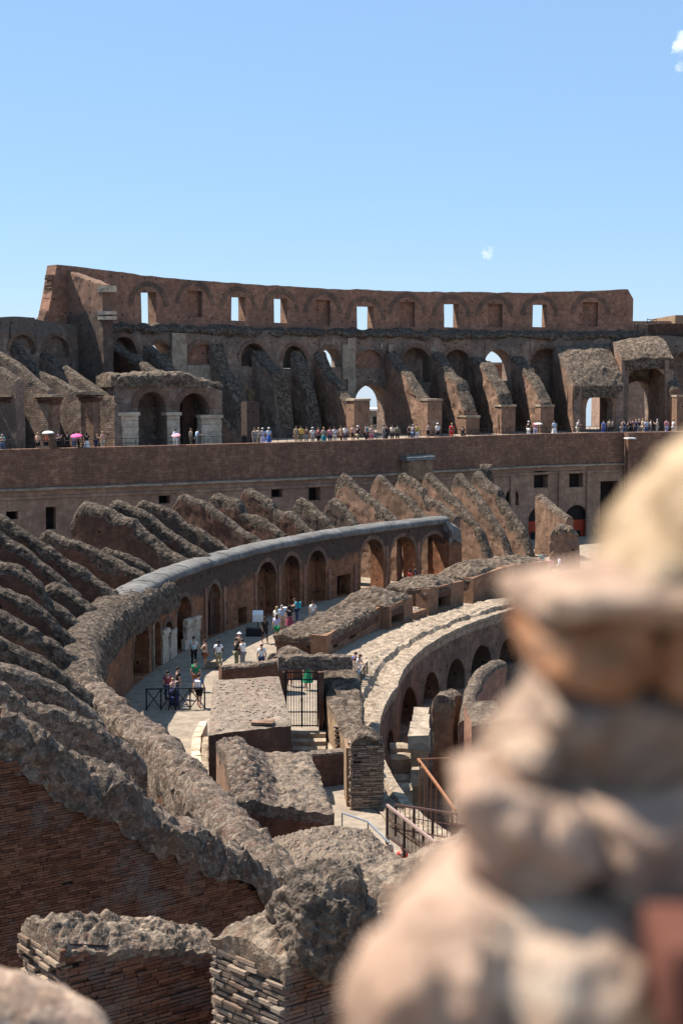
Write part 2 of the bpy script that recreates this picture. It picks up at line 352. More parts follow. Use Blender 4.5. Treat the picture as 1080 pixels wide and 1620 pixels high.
def arcade(mb, path, s0, s1, zb, zt, th, ops, mat, jamb=None, ds=0.8, off=0.0, topmat=None, backmat=None, wob=0.0):
    """a wall along path between s0 and s1; openings = (sa, sb, z0, z1, 'arch'|'rect', recess or None, panel material)"""
    jamb = jamb or mat; topmat = topmat or mat; backmat = backmat or mat
    br = {s0, s1}
    n = max(1, int((s1 - s0) / ds))
    for i in range(n + 1): br.add(s0 + (s1 - s0) * i / n)
    for o in ops:
        br.add(o[0]); br.add(o[1]); k = 12 if o[4] == 'arch' else 2
        for i in range(1, k):
            br.add((o[0] + o[1]) / 2 - (o[1] - o[0]) / 2 * cos(pi * i / k))
    br = sorted(b for b in br if s0 - 1e-6 <= b <= s1 + 1e-6); bb = [br[0]]
    for b in br[1:]:
        if b - bb[-1] > 1e-3: bb.append(b)
    ztf = zt if callable(zt) else (lambda s: zt)
    def P(s, z, d):
        q = path.pos(s, off + d, z)
        if wob: q = q + nvec((q.x, q.y, z), 0.35) * wob
        return q
    def ctop(o, s):
        if o[4] != 'arch': return o[3]
        r = (o[1] - o[0]) / 2; c = (o[0] + o[1]) / 2
        return o[3] - r + sqrt(max(0, r * r - (s - c) ** 2))
    def col(sa, sb, za0, za1, zb0, zb1, d, m, flip=False):
        n = max(1, int(max(za1 - za0, zb1 - zb0) / 1.5)) if wob else 1
        n = min(n, 12)
        for i in range(n):
            a, b = i / n, (i + 1) / n
            A0 = za0 + (za1 - za0) * a; A1 = za0 + (za1 - za0) * b; B0 = zb0 + (zb1 - zb0) * a; B1 = zb0 + (zb1 - zb0) * b
            mb.quad([P(sa, A0, d), P(sb, B0, d), P(sb, B1, d), P(sa, A1, d)], m, [(sa, A0), (sb, B0), (sb, B1), (sa, A1)])
    for sa, sb in zip(bb, bb[1:]):
        mid = (sa + sb) / 2
        here = sorted([o for o in ops if o[0] < mid < o[1]], key=lambda o: o[2])
        lo = (zb, zb)
        for o in here:
            if o[2] > zb + 1e-3:
                col(sa, sb, lo[0], o[2], lo[1], o[2], 0, mat); col(sa, sb, lo[0], o[2], lo[1], o[2], th, backmat)
                mb.quad([P(sa, o[2], 0), P(sb, o[2], 0), P(sb, o[2], th), P(sa, o[2], th)], jamb, [(sa, 0), (sb, 0), (sb, th), (sa, th)])
            ta, tb = ctop(o, sa), ctop(o, sb)
            mb.quad([P(sa, ta, 0), P(sb, tb, 0), P(sb, tb, th), P(sa, ta, th)], jamb, [(0, ta), (0, tb), (th, tb), (th, ta)])
            if o[5]:
                col(sa, sb, o[2], ta, o[2], tb, o[5], o[6] if len(o) > 6 else mat)
            lo = (ta, tb)
        A, B = ztf(sa), ztf(sb)
        col(sa, sb, lo[0], A, lo[1], B, 0, mat); col(sa, sb, lo[0], A, lo[1], B, th, backmat)
        mb.quad([P(sa, A, 0), P(sb, B, 0), P(sb, B, th), P(sa, A, th)], topmat, [(sa, 0), (sb, 0), (sb, th), (sa, th)])
    for o in ops:
        for s in (o[0], o[1]):
            z1 = ctop(o, s)
            if s0 < s < s1: mb.quad([P(s, o[2], 0), P(s, o[2], th), P(s, z1, th), P(s, z1, 0)], jamb, [(0, o[2]), (th, o[2]), (th, z1), (0, z1)])
    for s in (s0, s1):
        mb.quad([P(s, zb, 0), P(s, zb, th), P(s, ztf(s), th), P(s, ztf(s), 0)], mat, [(0, zb), (th, zb), (th, ztf(s)), (0, ztf(s))])

def archring(mb, path, sa, sb, zc, w, mat, proud=0.05, off=0.0, n=13, leg=0.0):
    """bricks of an arch round an opening whose crown is at zc"""
    r = (sb - sa) / 2; c = (sa + sb) / 2; z0 = zc - r
    for i in range(n):
        a0, a1 = pi * (i + 0.04) / n, pi * (i + 0.96) / n
        P = []
        for d in (-proud, 0.06):
            for a, rr in ((a0, r), (a1, r), (a1, r + w), (a0, r + w)):
                P.append(path.pos(c - rr * cos(a), off + d, z0 + rr * sin(a)))
        rn = random.random()
        for q in ((0, 1, 2, 3), (4, 7, 6, 5), (0, 4, 5, 1), (2, 6, 7, 3), (1, 5, 6, 2), (0, 3, 7, 4)):
            mb.quad([P[k] for k in q], mat, [(0, 0), (w, 0), (w, .2), (0, .2)], rn)

def fin(mb, st, ds=0.5, dz=0.6, rr=None, amp=0.08, f=0.7, tamp=None, side='brick', top='crest', band=0.5,
        chunk=0.0, cf=4.0, nw=6, ends=True, crest=0.0, endmat=None, lean=0.0, bandvar=0.8, side2=None):
    """a free standing wall. st = stations (x, y, z base, z crest, half width); brick sides, rounded rubble crest"""
    tamp = amp * 1.6 if tamp is None else tamp
    S = []; cum = [0.0]
    for a, b in zip(st, st[1:]): cum.append(cum[-1] + hypot(b[0] - a[0], b[1] - a[1]))
    L = cum[-1]; n = max(2, int(L / ds)) + 1
    def val(s, k): return interp([(c, q[k]) for c, q in zip(cum, st)], s)
    zmin = min(q[2] for q in st)
    hmax = max(q[3] - q[2] for q in st); nz = max(2, int(hmax / dz)) + 1
    secs = []
    for i in range(n):
        s = L * i / (n - 1); x, y, zb, zt, hw = [val(s, k) for k in range(5)]
        e = 0.3; x2, y2 = val(min(L, s + e), 0), val(min(L, s + e), 1); x1, y1 = val(max(0, s - e), 0), val(max(0, s - e), 1)
        t = Vector((x2 - x1, y2 - y1)).normalized(); nx, ny = -t.y, t.x
        zt += fbm((x, y, 3.3), 0.5, 3) * crest
        r_ = min(hw, rr if rr is not None else hw)
        def top_z(o):
            q = max(0.0, abs(o) - (hw - r_)) / r_
            return zt - r_ * (1 - sqrt(max(0, 1 - q * q)))
        cols = [-hw * cos(pi * k / nw) for k in range(nw + 1)]
        secs.append((s, x, y, zb, zt, hw, nx, ny, cols, [top_z(o) for o in cols]))
    def pt(sec, o, z, k):
        q = Vector((sec[1] + sec[6] * o, sec[2] + sec[7] * o, z))
        w = min(1.0, max(0.0, (z - (sec[4] - band - 0.6)) / 0.6))
        a = amp + (tamp - amp) * w
        return rough(q, a, f, chunk * w, cf)
    for sgn, idx in ((-1, 0), (1, -1)):
        P, UV, Z = [], [], []
        for sec in secs:
            row, ur = [], []
            z0, z1 = sec[3], sec[9][idx]
            for k in range(nz):
                z = z0 + (z1 - z0) * k / (nz - 1); o = sec[8][idx]
                row.append(pt(sec, o, z, k)); ur.append((sec[0], z))
            P.append(row); UV.append(ur)
        sm = side if sgn < 0 or not side2 else side2
        def mf(i, j, P=P, sm=sm):
            p = P[i][j]; zt_ = secs[i][4]
            return top if p.z > zt_ - band * (1 + bandvar * noise.noise(Vector((p.x, p.y, p.z)) * 1.1)) - 0.05 else sm
        mb.grid(P, UV, mf)
    P = [[pt(sec, o, z, 0) for o, z in zip(sec[8], sec[9])] for sec in secs]
    UV = [[(sec[0], o) for o in sec[8]] for sec in secs]
    mb.grid(P, UV, top)
    if ends:
        for sec in (secs[0], secs[-1]):
            P, UV = [], []
            for o, zt_ in zip(sec[8], sec[9]):
                row = []; ur = []
                for k in range(nz):
                    z = sec[3] + (zt_ - sec[3]) * k / (nz - 1)
                    row.append(pt(sec, o, z, 0)); ur.append((o, z))
                P.append(row); UV.append(ur)
            em = endmat or side
            mb.grid(P, UV, lambda i, j, P=P, z=sec[4], em=em: top if P[i][j].z > z - band * 0.7 else em)

def block(mb, c, zb, res=0.3, amp=0.06, f=0.8, top='top', side='brick', chunk=0.0, cf=5.0, drop=0.12, band=0.12, bulge=None, sides=None, bandvar=0.8):
    """four-sided masonry block; c = corners (x, y, z) near-left, near-right, far-right, far-left"""
    c = [Vector(q) for q in c]
    def bil(u, v): return (c[0] * (1 - u) + c[1] * u) * (1 - v) + (c[3] * (1 - u) + c[2] * u) * v
    lu = max((c[1] - c[0]).length, (c[2] - c[3]).length); lv = max((c[3] - c[0]).length, (c[2] - c[1]).length)
    n = max(3, int(lu / res)) + 1; m = max(3, int(lv / res)) + 1
    def T(u, v):
        p = bil(u, v); e = min(u * lu, (1 - u) * lu, v * lv, (1 - v) * lv)
        p.z -= drop * max(0, 1 - e / 0.35) ** 2 * (1 + noise.noise(p * 1.3))
        if bulge: p.z += bulge(u, v)
        return p
    def Dt(p): return rough(p, amp, f, chunk, cf)
    P = [[Dt(T(i / (n - 1), j / (m - 1))) for j in range(m)] for i in range(n)]
    mb.grid(P, [[(i / (n - 1) * lu, j / (m - 1) * lv) for j in range(m)] for i in range(n)], (lambda i, j: top(i / (n - 1), j / (m - 1))) if callable(top) else top)
    if callable(top): top = top(.3, .3)
    zbf = zb if callable(zb) else (lambda x, y: zb)
    h = max(q.z for q in c) - zbf(c[0].x, c[0].y); k = max(2, int(h / max(res, 0.4))) + 1
    for si, (uv0, uv1, L) in enumerate((((0, 0), (1, 0), lu), ((1, 0), (1, 1), lv), ((1, 1), (0, 1), lu), ((0, 1), (0, 0), lv))):
        cnt = n if si % 2 == 0 else m; P, UV = [], []
        sm = sides[si] if sides else side
        for i in range(cnt):
            a = i / (cnt - 1); u = uv0[0] + (uv1[0] - uv0[0]) * a; v = uv0[1] + (uv1[1] - uv0[1]) * a
            t = T(u, v); tt = Dt(t); row, ur = [], []
            for q in range(k):
                w = q / (k - 1); z = zbf(t.x, t.y) + (t.z - zbf(t.x, t.y)) * w
                pz = Vector((t.x, t.y, z)); pz = pz + (tt - t) * w ** 4 + nvec(pz, 0.9) * amp * 0.4 * (1 - w)
                row.append(pz); ur.append((L * a, z))
            P.append(row); UV.append(ur)
        mb.grid(P, UV, lambda i, j, P=P, k=k, sm=sm: top if j >= k - 2 and band > 0.3 else (top if P[i][min(j + 1, k - 1)].z > P[i][k - 1].z - band * (1 + bandvar * noise.noise(P[i][j] * 2)) and j == k - 2 and band > 0.2 else sm))

def bricks(mb, p0, t, L, zb, ztf, nrm, mat, bl=0.26, bh=0.058, joint=0.014, jit=0.012, deep=0.05, missing=0.02, tilt=0.0):
    """individually laid bricks on a wall face: p0 = foot of the face, t = direction along it, nrm = towards the viewer"""
    t = Vector(t).normalized(); nrm = Vector(nrm).normalized(); row = 0; z = zb
    while True:
        if all(z + bh > ztf(L * k / 8) for k in range(9)): break
        s = -random.uniform(0, bl)
        while s < L:
            l = bl * random.uniform(0.55, 1.3); a, b = max(s, 0.0), min(s + l - joint, L)
            s += l
            if b - a < 0.03: continue
            m_ = (a + b) / 2
            if z + bh > min(ztf(a), ztf(b)): continue
            if random.random() < missing: continue
            dpt = random.gauss(0, jit)
            if random.random() < 0.12: dpt -= deep * random.random()
            c = Vector(p0) + t * m_ + nrm * dpt; c.z = z + bh / 2 - joint / 2
            mb.box(c, t * (b - a) / 2, nrm * 0.06, Vector((0, 0, (bh - joint) / 2 * random.uniform(0.85, 1.05))), mat, random.random(), 0.004)
        z += bh; row += 1

# ================================================================== GROUND
def disc_sheet(name, z, r0, r1, mat, a0=-180, a1=180, n=180, rings=None, amp=0.0, kind='structure', f=0.5):
    mb = MB(); rs = rings or [r0, r1]; P = []; UV = []
    for i in range(n + 1):
        th = R(a0 + (a1 - a0) * i / n); row = [ring(r, th, z) for r in rs]
        if amp: row = [p + Vector((0, 0, fbm(p, f, 3) * amp)) for p in row]
        P.append(row); UV.append([(r * th, r) for r in rs])
    mb.grid(P, UV, mat); o = mb.build(name); tag(o, kind=kind); return o
PITZ = -5.0
mb = MB(); g = []
for r in (0.01, 20, 47.6): g.append(r)
mb = MB(); P, UV = [], []               # the site stands on a rise: beyond it the land falls away
for i in range(181):
    th = R(2 * i); row = [ring(r, th, z) for r, z in ((.01, PITZ), (30, PITZ), (60, PITZ), (120, PITZ), (330, PITZ - 1), (420, -14), (1200, -90), (6000, -560))]
    P.append(row); UV.append([(r_, i) for r_ in range(8)])
mb.grid(P, UV, 'earth'); tag(mb.build('ground'), kind='structure')
disc_sheet('walkway', 0.0, 0, 0, 'floor', rings=[51.0, 53, 56, 59, 62, 66, 70, 80, 96, 110])

# terrace wall path (front of the long retaining wall)
ZP = 10.6
T_px = [(-160, 716), (-60, 713), (0, 711.5), (90, 709.5), (180, 707.5), (300, 703.8), (400, 701.5), (500, 699), (600, 695.5), (700, 691.8), (812, 687.5), (900, 685.5), (1000, 683.5), (1080, 682.5), (1180, 681)]
T_pts = [onz(x, y, ZP) for x, y in T_px]
TP = Path([(p.x, p.y) for p in T_pts])
# smooth it
tp2 = []
for i in range(121):
    s = TP.L * i / 120; acc = Vector((0, 0)); wsum = 0
    for k in range(-6, 7):
        q = min(max(s + k * 1.6, 0), TP.L); w = 7 - abs(k); a = TP.pos(q); acc += Vector((a.x, a.y)) * w; wsum += w
    tp2.append(acc / wsum)
TP = Path(tp2)
RV = 96.6; RW = 98.0
VP = ringpath(RV, 14, 86, 400)
WP = ringpath(RW, 14, 86, 400)
ZF = 10.15                                   # terrace floor
mb = MB(); P, UV = [], []
for i in range(81):
    s = TP.L * i / 80; a = TP.pos(s, 0.6, ZF); u = radial(a); b = Vector((CX, CY, 0)) + u * 104; b.z = ZF
    P.append([a, a.lerp(b, .5), b]); UV.append([(s, 0), (s, 10), (s, 20)])
mb.grid(P, UV, 'floor'); tag(mb.build('terrace_floor'), kind='structure')

# ================================================================== TERRACE RETAINING WALL
def ops_px(path, lst, off=0.0):
    out = []
    for o in lst:
        a, b = path.s_px(o[0], off), path.s_px(o[1], off); m = (a + b) / 2
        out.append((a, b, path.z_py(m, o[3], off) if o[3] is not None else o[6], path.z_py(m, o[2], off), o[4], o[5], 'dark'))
    return out
tw = thing('terrace_retaining_wall', TP.pos(TP.L / 2, 0, 0), 'long dark red brick retaining wall with a thin ledge below the visitor terrace', 'wall')
t_ops = ops_px(TP, [(8, 27, 809, 822, 'rect', .9), (70, 87, 802, 838, 'rect', .9), (250, 269, 784, 797, 'rect', .9), (429, 447, 770, 787, 'rect', .9),
                    (488, 507, 767, 792, 'rect', .9), (845, 867, 745, 772, 'rect', .9), (901, 923, 744, 771, 'rect', .9),
                    (950, 979, 761, 870, 'rect', 1.2), (800, 821, 774, 800, 'arch', 1.0)])
red_ops = ops_px(TP, [(837, 871, 802, 862, 'arch', .5), (894, 933, 799, 862, 'arch', .5)])
mb = MB(); zl = 7.3
arcade(mb, TP, 0, TP.L, zl, ZP, 1.0, [], 'tbrick', ds=2, topmat='tbrick')
arcade(mb, TP, 0, TP.L, -0.5, zl, 1.5, t_ops + red_ops, 'plaster', jamb='plaster', ds=2)
mb.build('wall', tw)
mb = MB(); n = 200
def sweep(mb, path, s0, s1, prof, mat, n=160, wob=0.0):
    P, UV = [], []
    for i in range(n + 1):
        s = s0 + (s1 - s0) * i / n; row = []
        for d, z in prof:
            q = path.pos(s, d, z)
            if wob: q = q + nvec(q, 0.9) * wob
            row.append(q)
        P.append(row); UV.append([(s, k * 0.3) for k in range(len(prof))])
    mb.grid(P, UV, mat)
sweep(mb, TP, 0, TP.L, [(0.02, zl + .16), (-0.28, zl + .12), (-0.3, zl - .02), (-0.02, zl - .1)], 'travertine', wob=0.06)
mb.build('ledge', tw)
mb = MB(); sweep(mb, TP, 0, TP.L, [(0.02, zl - .5), (-0.1, zl - .52), (-0.1, zl - .74), (0.02, zl - .78)], 'plaster', wob=0.03); mb.build('string_course', tw)
for o in red_ops:
    mb = MB(); s0, s1 = o[0], o[1]; zt = o[2] + (o[3] - o[2]) * .62
    mb.quad([TP.pos(s0, .42, o[2]), TP.pos(s1, .42, o[2]), TP.pos(s1, .42, zt), TP.pos(s0, .42, zt)], 'redpanel'); 
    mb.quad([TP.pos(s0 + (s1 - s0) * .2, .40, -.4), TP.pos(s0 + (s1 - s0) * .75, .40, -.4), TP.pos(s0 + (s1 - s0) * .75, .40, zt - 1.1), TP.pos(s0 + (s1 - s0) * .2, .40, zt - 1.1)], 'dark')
    mb.build('red_boarding', tw, merge=False)
for px in (628, 655, 681, 810, 887, 932):
    mb = MB(); s = TP.s_px(px); w = .3
    q = TP.pos(s, -.07, zl / 2 - .4); tt = TP.tan(s); tv = Vector((tt.x, tt.y, 0)); nv = Vector((-tt.y, tt.x, 0))
    mb.box(q, tv * w, nv * .13, Vector((0, 0, zl / 2 - .1)), 'plaster'); mb.build('pilaster', tw)
# bracket with a grey cap on the wall
s = TP.s_px(654); tt = TP.tan(s); tv = Vector((tt.x, tt.y, 0)); nv = Vector((-tt.y, tt.x, 0))
br = thing('wall_buttress', TP.pos(s, 0, 6.9), 'squat plastered buttress with a rounded grey cap on the terrace retaining wall', 'buttress')
mb = MB(); mb.box(TP.pos(s, -.5, 7.7), tv * 1.45, nv * .5, Vector((0, 0, .9)), 'ochre'); mb.box(TP.pos(s - .8, -.75, 7.6), tv * .3, nv * .3, Vector((0, 0, .95)), 'ochre'); mb.box(TP.pos(s + .8, -.75, 7.6), tv * .3, nv * .3, Vector((0, 0, .95)), 'ochre'); mb.build('shaft', br)
mb = MB(); a, b = TP.pos(s - 1.7, -.55, 0), TP.pos(s + 1.7, -.55, 0)
fin(mb, [(a.x, a.y, 8.6, 9.05, .62), (b.x, b.y, 8.6, 9.05, .62)], ds=.3, dz=.3, rr=.4, amp=.04, top='lead', side='lead'); mb.build('cap', br)
# right hand projecting bay of the terrace wall, with a white slab
s = TP.s_px(985)
pb = MB(); arcade(pb, TP, s, TP.L, -0.5, ZP - .0, .9, [(TP.s_px(1006, -.9), TP.s_px(1095, -.9), 0, 9.0, 'arch', .5, 'vbrick')], 'tbrick', off=-.91, ds=2)
tag(pb.build('projecting_bay'), 'projecting dark brick bay with a blind arch at the right end of the terrace wall', 'wall')
mb = MB(); s = TP.s_px(992); q = TP.pos(s, -.6, ZP + .02); tt = TP.tan(s); tv = Vector((tt.x, tt.y, 0)); nv = Vector((-tt.y, tt.x, 0))
mb.box(TP.pos(s - .55, -1.3, ZP - .55), tv * .48, nv * .4, Vector((0, 0, .06)), 'white'); mb.box(TP.pos(s - 1.0, -1.1, ZP / 2), tv * .05, nv * .05, Vector((0, 0, ZP / 2 - .6)), 'tbrick')
tag(mb.build('drain_cover'), 'small white slab and thin pipe fixed high on the projecting bay', 'slab')

# ================================================================== UPPER ARCADE WALL (V) AND ATTIC WALL (W)
ZV = 20.95
ua = thing('upper_arcade_wall', VP.pos(VP.L / 2, 0, ZF), 'high sooty masonry wall with a row of arches behind the sloping buttresses', 'wall')
v_l = []
def va(x0, x1, y0, y1, kind='arch', rec=None, mat='vbrick'):
    a, b = VP.s_px(x0), VP.s_px(x1); m = (a + b) / 2
    v_l.append((a, b, max(ZF + .02, VP.z_py(m, y1)), min(ZV - .4, VP.z_py(m, y0)), kind, rec, mat))
va(178, 219, 533, 572, rec=1.6); va(238, 274, 541, 567); va(297, 346, 543, 577, rec=.5, mat='wbrick')
va(382, 422, 543, 580, rec=1.7); va(447, 486, 547, 584, rec=1.7); va(505, 541, 551, 580)
va(561, 606, 553, 584, rec=.4, mat='wbrick'); va(634, 680, 550, 606, rec=1.8); va(700, 743, 553, 606, rec=1.8)
va(764, 806, 553, 602); va(836, 886, 551, 650, rec=1.9); va(560, 613, 608, 692); va(450, 492, 629, 676, rec=1.6)
va(618, 634, 635, 690, rec=1.0); va(745, 770, 652, 690, rec=1.0); va(921, 973, 606, 700); va(982, 1030, 602, 700); va(848, 872, 662, 690, 'rect', 1.2, 'dark')
va(1062, 1110, 552, 690, rec=1.9); va(262, 282, 640, 690, rec=1.2, mat='dark')
va(20, 60, 530, 560, rec=.5); va(72, 112, 532, 566, rec=.5)
# keep stacked openings that share a column from cutting into each other
v_ops = []
for o in sorted(v_l, key=lambda o: o[0]): v_ops.append(o)
ZVL = 21.35
s_l = VP.s_px(118)
def ztv(s):
    if s < VP.s_px(60): return VP.z_py(s, 503)
    if s < s_l: return VP.z_py(s, 505 + 9 * (s - VP.s_px(60)) / (s_l - VP.s_px(60)))
    return ZV
def split_ops(ops):
    return ops
mb = MB(); arcade(mb, VP, 0, VP.L, ZF - .3, ztv, 2.4, v_ops, 'vbrick', ds=.9, wob=.22, topmat='crest'); mb.build('wall', ua)
for o in v_ops:
    if o[4] == 'arch' and o[1] - o[0] > 1.5:
        mb = MB(); archring(mb, VP, o[0], o[1], o[3], random.uniform(.3, .5), 'archbrick', proud=.05, n=19); mb.build('brick_arch', ua, merge=False)
# pale plaster panels and pilasters left on the wall
for (x0, x1, y0, y1) in ((272, 295, 527, 592), (296, 347, 578, 630), (391, 412, 615, 690), (540, 549, 545, 600), (612, 619, 545, 580), (548, 560, 535, 640)):
    mb = MB(); a, b = VP.s_px(x0), VP.s_px(x1); m = (a + b) / 2
    P, UV = [], []
    k = max(2, int((b - a) / .5)); zz0, zz1 = VP.z_py(m, y1), VP.z_py(m, y0)
    q = VP.pos(m, -.16, (zz0 + zz1) / 2); tt = VP.tan(m)
    mb.box(q, Vector((tt.x, tt.y, 0)) * (b - a) / 2, Vector((-tt.y, tt.x, 0)) * .12, Vector((0, 0, (zz1 - zz0) / 2)), 'ochre' if x0 in (391,) else 'travertine')
    mb.build('plaster_panel', ua)

aw = thing('attic_wall', WP.pos(WP.L / 2, 0, ZV), 'tall reddish brick wall with a row of rectangular windows against the sky', 'wall')
TOPW = [(77, 511), (81, 494), (86, 475), (88, 455), (87.5, 440), (88, 424), (90, 417.5), (130, 422), (190, 430), (250, 438), (330, 445), (400, 449.5), (480, 454.5), (559, 458.5), (560, 457.2), (640, 461), (700, 461.5), (780, 462.5), (858, 463.5), (861, 461.5), (930, 460), (991, 457.5), (993, 470), (996, 473)]
w0 = WP.s_px(77); w1 = WP.s_px(996)
wtab = []
for x, y in TOPW:
    s = WP.s_px(x); wtab.append((s, WP.z_py(s, y)))
def ztw(s): return interp(wtab, s) + .10 * noise.noise(Vector((s * .8, 0, 2))) * (1 if s > wtab[7][0] else 0)
wins = [(226, 250, 462, 520, 1), (299, 322, 460, 502, 0), (368, 390, 469, 507, 1), (434, 455, 472.5, 510.5, 1), (500, 522, 475, 514, 0), (564, 590, 484, 537, 1),
        (631.5, 655, 478, 517, 0), (700, 723, 480.5, 517.5, 1), (769, 792, 480.5, 517.5, 0), (839.5, 861, 481.5, 517.5, 1), (917, 942, 478, 517, 0)]
w_ops = []
for (x0, x1, y0, y1, open_) in wins:
    a, b = WP.s_px(x0), WP.s_px(x1); m = (a + b) / 2
    w_ops.append((a, b, max(ZV + .01, WP.z_py(m, y1)), WP.z_py(m, y0), 'rect', None if open_ else .55, 'wbrick'))
mb = MB(); arcade(mb, WP, w0, w1, ZV - 0.02, ztw, 1.35, w_ops, 'wbrick', jamb='pinkbrick', ds=.7, wob=.07); mb.build('wall', aw)
for o in w_ops:
    mb = MB(); c = (o[0] + o[1]) / 2; w = (o[1] - o[0]) / 2 + 1.0
    archring(mb, WP, c - w, c + w, o[3] + .55, .5, 'archbrick', proud=.05, n=21); mb.build('relieving_arch', aw, merge=False)
    if o[5]:
        for k in range(random.choice((1, 2))):
            mb = MB(); s = c + random.uniform(-.3, .4); z = random.choice((o[2] + .15, o[3] - .6)); q = WP.pos(s, .5, z); tt = WP.tan(s)
# cornice along the foot of the attic wall
mb = MB(); sweep(mb, WP, WP.s_px(118), WP.s_px(1000), [(-.05, ZV + .5), (-.5, ZV + .42), (-1.62, ZV + .02), (-1.7, ZV - .3), (-1.45, ZV - .5)], 'crest', wob=.4, n=320); mb.build('weathered_ledge', aw)
# jagged masonry sticking out of the left end
for k in range(44):
    mb = MB() if k == 0 else mb
    s = wtab[0][0] + random.uniform(0, .8); z = ZV + random.uniform(0, 4.6); q = WP.pos(w0 + .1, .6, z); tt = WP.tan(w0)
    x = interp([(ZV, 0), (ZV + 1, .45), (ZV + 2.5, 1.0), (ZV + 6, 1.25)], z)
    mb.box(WP.pos(w0 + x * 1.1, .6, z), Vector((tt.x, tt.y, 0)) * random.uniform(.2, .4), Vector((-tt.y, tt.x, 0)) * .5, Vector((0, 0, random.uniform(.1, .2))), 'pinkbrick', jit=.06)
mb.build('broken_end', aw)

# low wall and railing right of the attic wall
lw = thing('low_parapet_wall', WP.pos(WP.s_px(1045), 0, ZV), 'low dark brick parapet right of the attic wall, with poles on top', 'wall')
mb = MB(); arcade(mb, WP, WP.s_px(1013), WP.L, ZV - .5, lambda s: WP.z_py(s, 512 if s > WP.s_px(1018) else 514), 1.2, [], 'brick', ds=1.5, wob=.05)
mb.build('wall', lw)
mb = MB(); mb.box(WP.pos(WP.s_px(1014), .4, ZV + .55), (.5, 0, 0), (0, .4, 0), (0, 0, .75), 'pinkbrick', jit=.1); mb.build('block', lw)
for x0, x1 in ((1000, 1006), (1006, 1012), (1021, 1034)):
    mb = MB(); a, b = WP.s_px(x0), WP.s_px(x1); z0, z1 = (ZV + .1, ZV + 1.3) if x0 < 1015 else (ZV + 1.35, ZV + 2.0)
    mb.bar(WP.pos(a, .3, z0), WP.pos(a, .3, z1), .06, 'iron'); mb.bar(WP.pos(b, .3, z0), WP.pos(b, .3, z1), .06, 'iron')
    mb.bar(WP.pos(a, .3, z0 + .1), WP.pos(b, .3, z1), .05, 'iron'); mb.bar(WP.pos(a, .3, z1), WP.pos(b, .3, z0 + .1), .05, 'iron'); mb.bar(WP.pos(a, .3, z1 - .1), WP.pos(b, .3, z1 - .1), .05, 'iron')
    mb.build('pole', lw)

# ================================================================== SLOPING BUTTRESSES ON THE TERRACE
def gdist(p): return hypot(p[0] - CX, p[1] - CY)
def on_radial(p0, px, t0=0.0, t1=30.0, sign=-1):
    """walk from p0 along its radius towards the arena until the point projects to column px"""
    u = radial(p0) * sign; best = None
    for i in range(600):
        t = t0 + (t1 - t0) * i / 600; q = Vector((p0.x, p0.y, 0)) + u * t
        if q.y < 1: break
        e = abs(540 + FPX * q.x / q.y - px)
        if best is None or e < best[0]: best = (e, t, q)
    return best[2], best[1]
def buttress(crest, pier, label, hw=.62, mat='vbrick', pmat='pinkbrick', group='sloping buttresses on the terrace', capital=False, top='crest', amp=.12, side2=None, zb=ZF - .2, name='sloping_buttress', smooth=False):
    """crest: pixel points of the ridge from the upper wall down; pier: (px0, px1, py top) of the vertical end pier"""
    s = VP.s_px(crest[0][0]); p0 = VP.pos(s, 0.1)
    st = []; z = at(540, crest[0][1], p0.y).z; st.append((p0.x, p0.y, zb, z, hw))
    tlast = 0.05
    for px, py in crest[1:]:
        q, t = on_radial(p0, px, tlast, 16); 
        if t <= tlast + .06: t = tlast + .12; q = Vector((p0.x, p0.y, 0)) - radial(p0) * t
        st.append((q.x, q.y, zb, at(px, py, q.y).z, hw)); tlast = t
    root = thing(name, (st[-1][0], st[-1][1], ZF), label, 'buttress', group)
    mb = MB(); fin(mb, st, ds=.45, dz=.6, amp=amp, f=.6, side=side2 or mat, side2=mat, top=top, band=.35, crest=.05 if smooth else .35, tamp=.07 if smooth else .2, chunk=.05 if smooth else .15, cf=1.6, rr=.35); mb.build('sloping_wall', root)
    if pier:
        x0, x1, yt = pier; c = (x0 + x1) / 2
        q, t = on_radial(p0, c, tlast * .8, 22); u = radial(p0) * -1; w = Vector((-u.y, u.x, 0))
        # half width across from the pixel width of its front
        ph = (x1 - x0) / FPX * q.y / 2 / max(.35, abs(w.x) + abs(w.y * (c - 540) / FPX)); ph = min(ph, .95 if not capital else .42)
        zt = at(c, yt, q.y).z; mb = MB(); ln = .75
        mb.box((q.x, q.y, (zt + zb) / 2), u * ln, w * ph, Vector((0, 0, (zt - zb) / 2)), pmat); mb.build('end_pier', root)
        mb = MB(); mb.box((q.x, q.y, zt + .1), u * (ln + .08), w * (ph + .08), Vector((0, 0, .11)), 'travertine' if not capital else 'brick', jit=.03)
        if capital:
            for k in range(3):
                mb.box((q.x, q.y, zt + .3 + k * .22), u * (ln + .12 + .1 * k), w * (ph + .12 + .12 * k), Vector((0, 0, .1)), 'travertine' if k == 2 else 'brick', jit=.04)
        mb.build('cap', root)
    return root
B = buttress
B([(-60, 545), (20, 590), (34, 600)], (5, 18, 640), 'sloping buttress with a thin lit crest and capped pier, leftmost on the terrace', capital=True, hw=.5, amp=.04, smooth=True)
B([(-20, 540), (30, 572), (78, 614), (84, 616)], (71, 89, 640), 'sloping buttress ending in the capped tan pier beside the person in teal', capital=True, hw=.5, amp=.04, smooth=True)
B([(30, 540), (60, 582), (128, 617), (136, 619)], (136, 152, 636), 'sloping buttress ending in the capped tan pier behind the pink parasol', capital=True, hw=.5, amp=.04, smooth=True)
B([(74, 556), (120, 588), (178, 628), (190, 640)], None, 'long sloping buttress running down to the left marble pier of the twin arches', hw=.6, smooth=True, amp=.05)
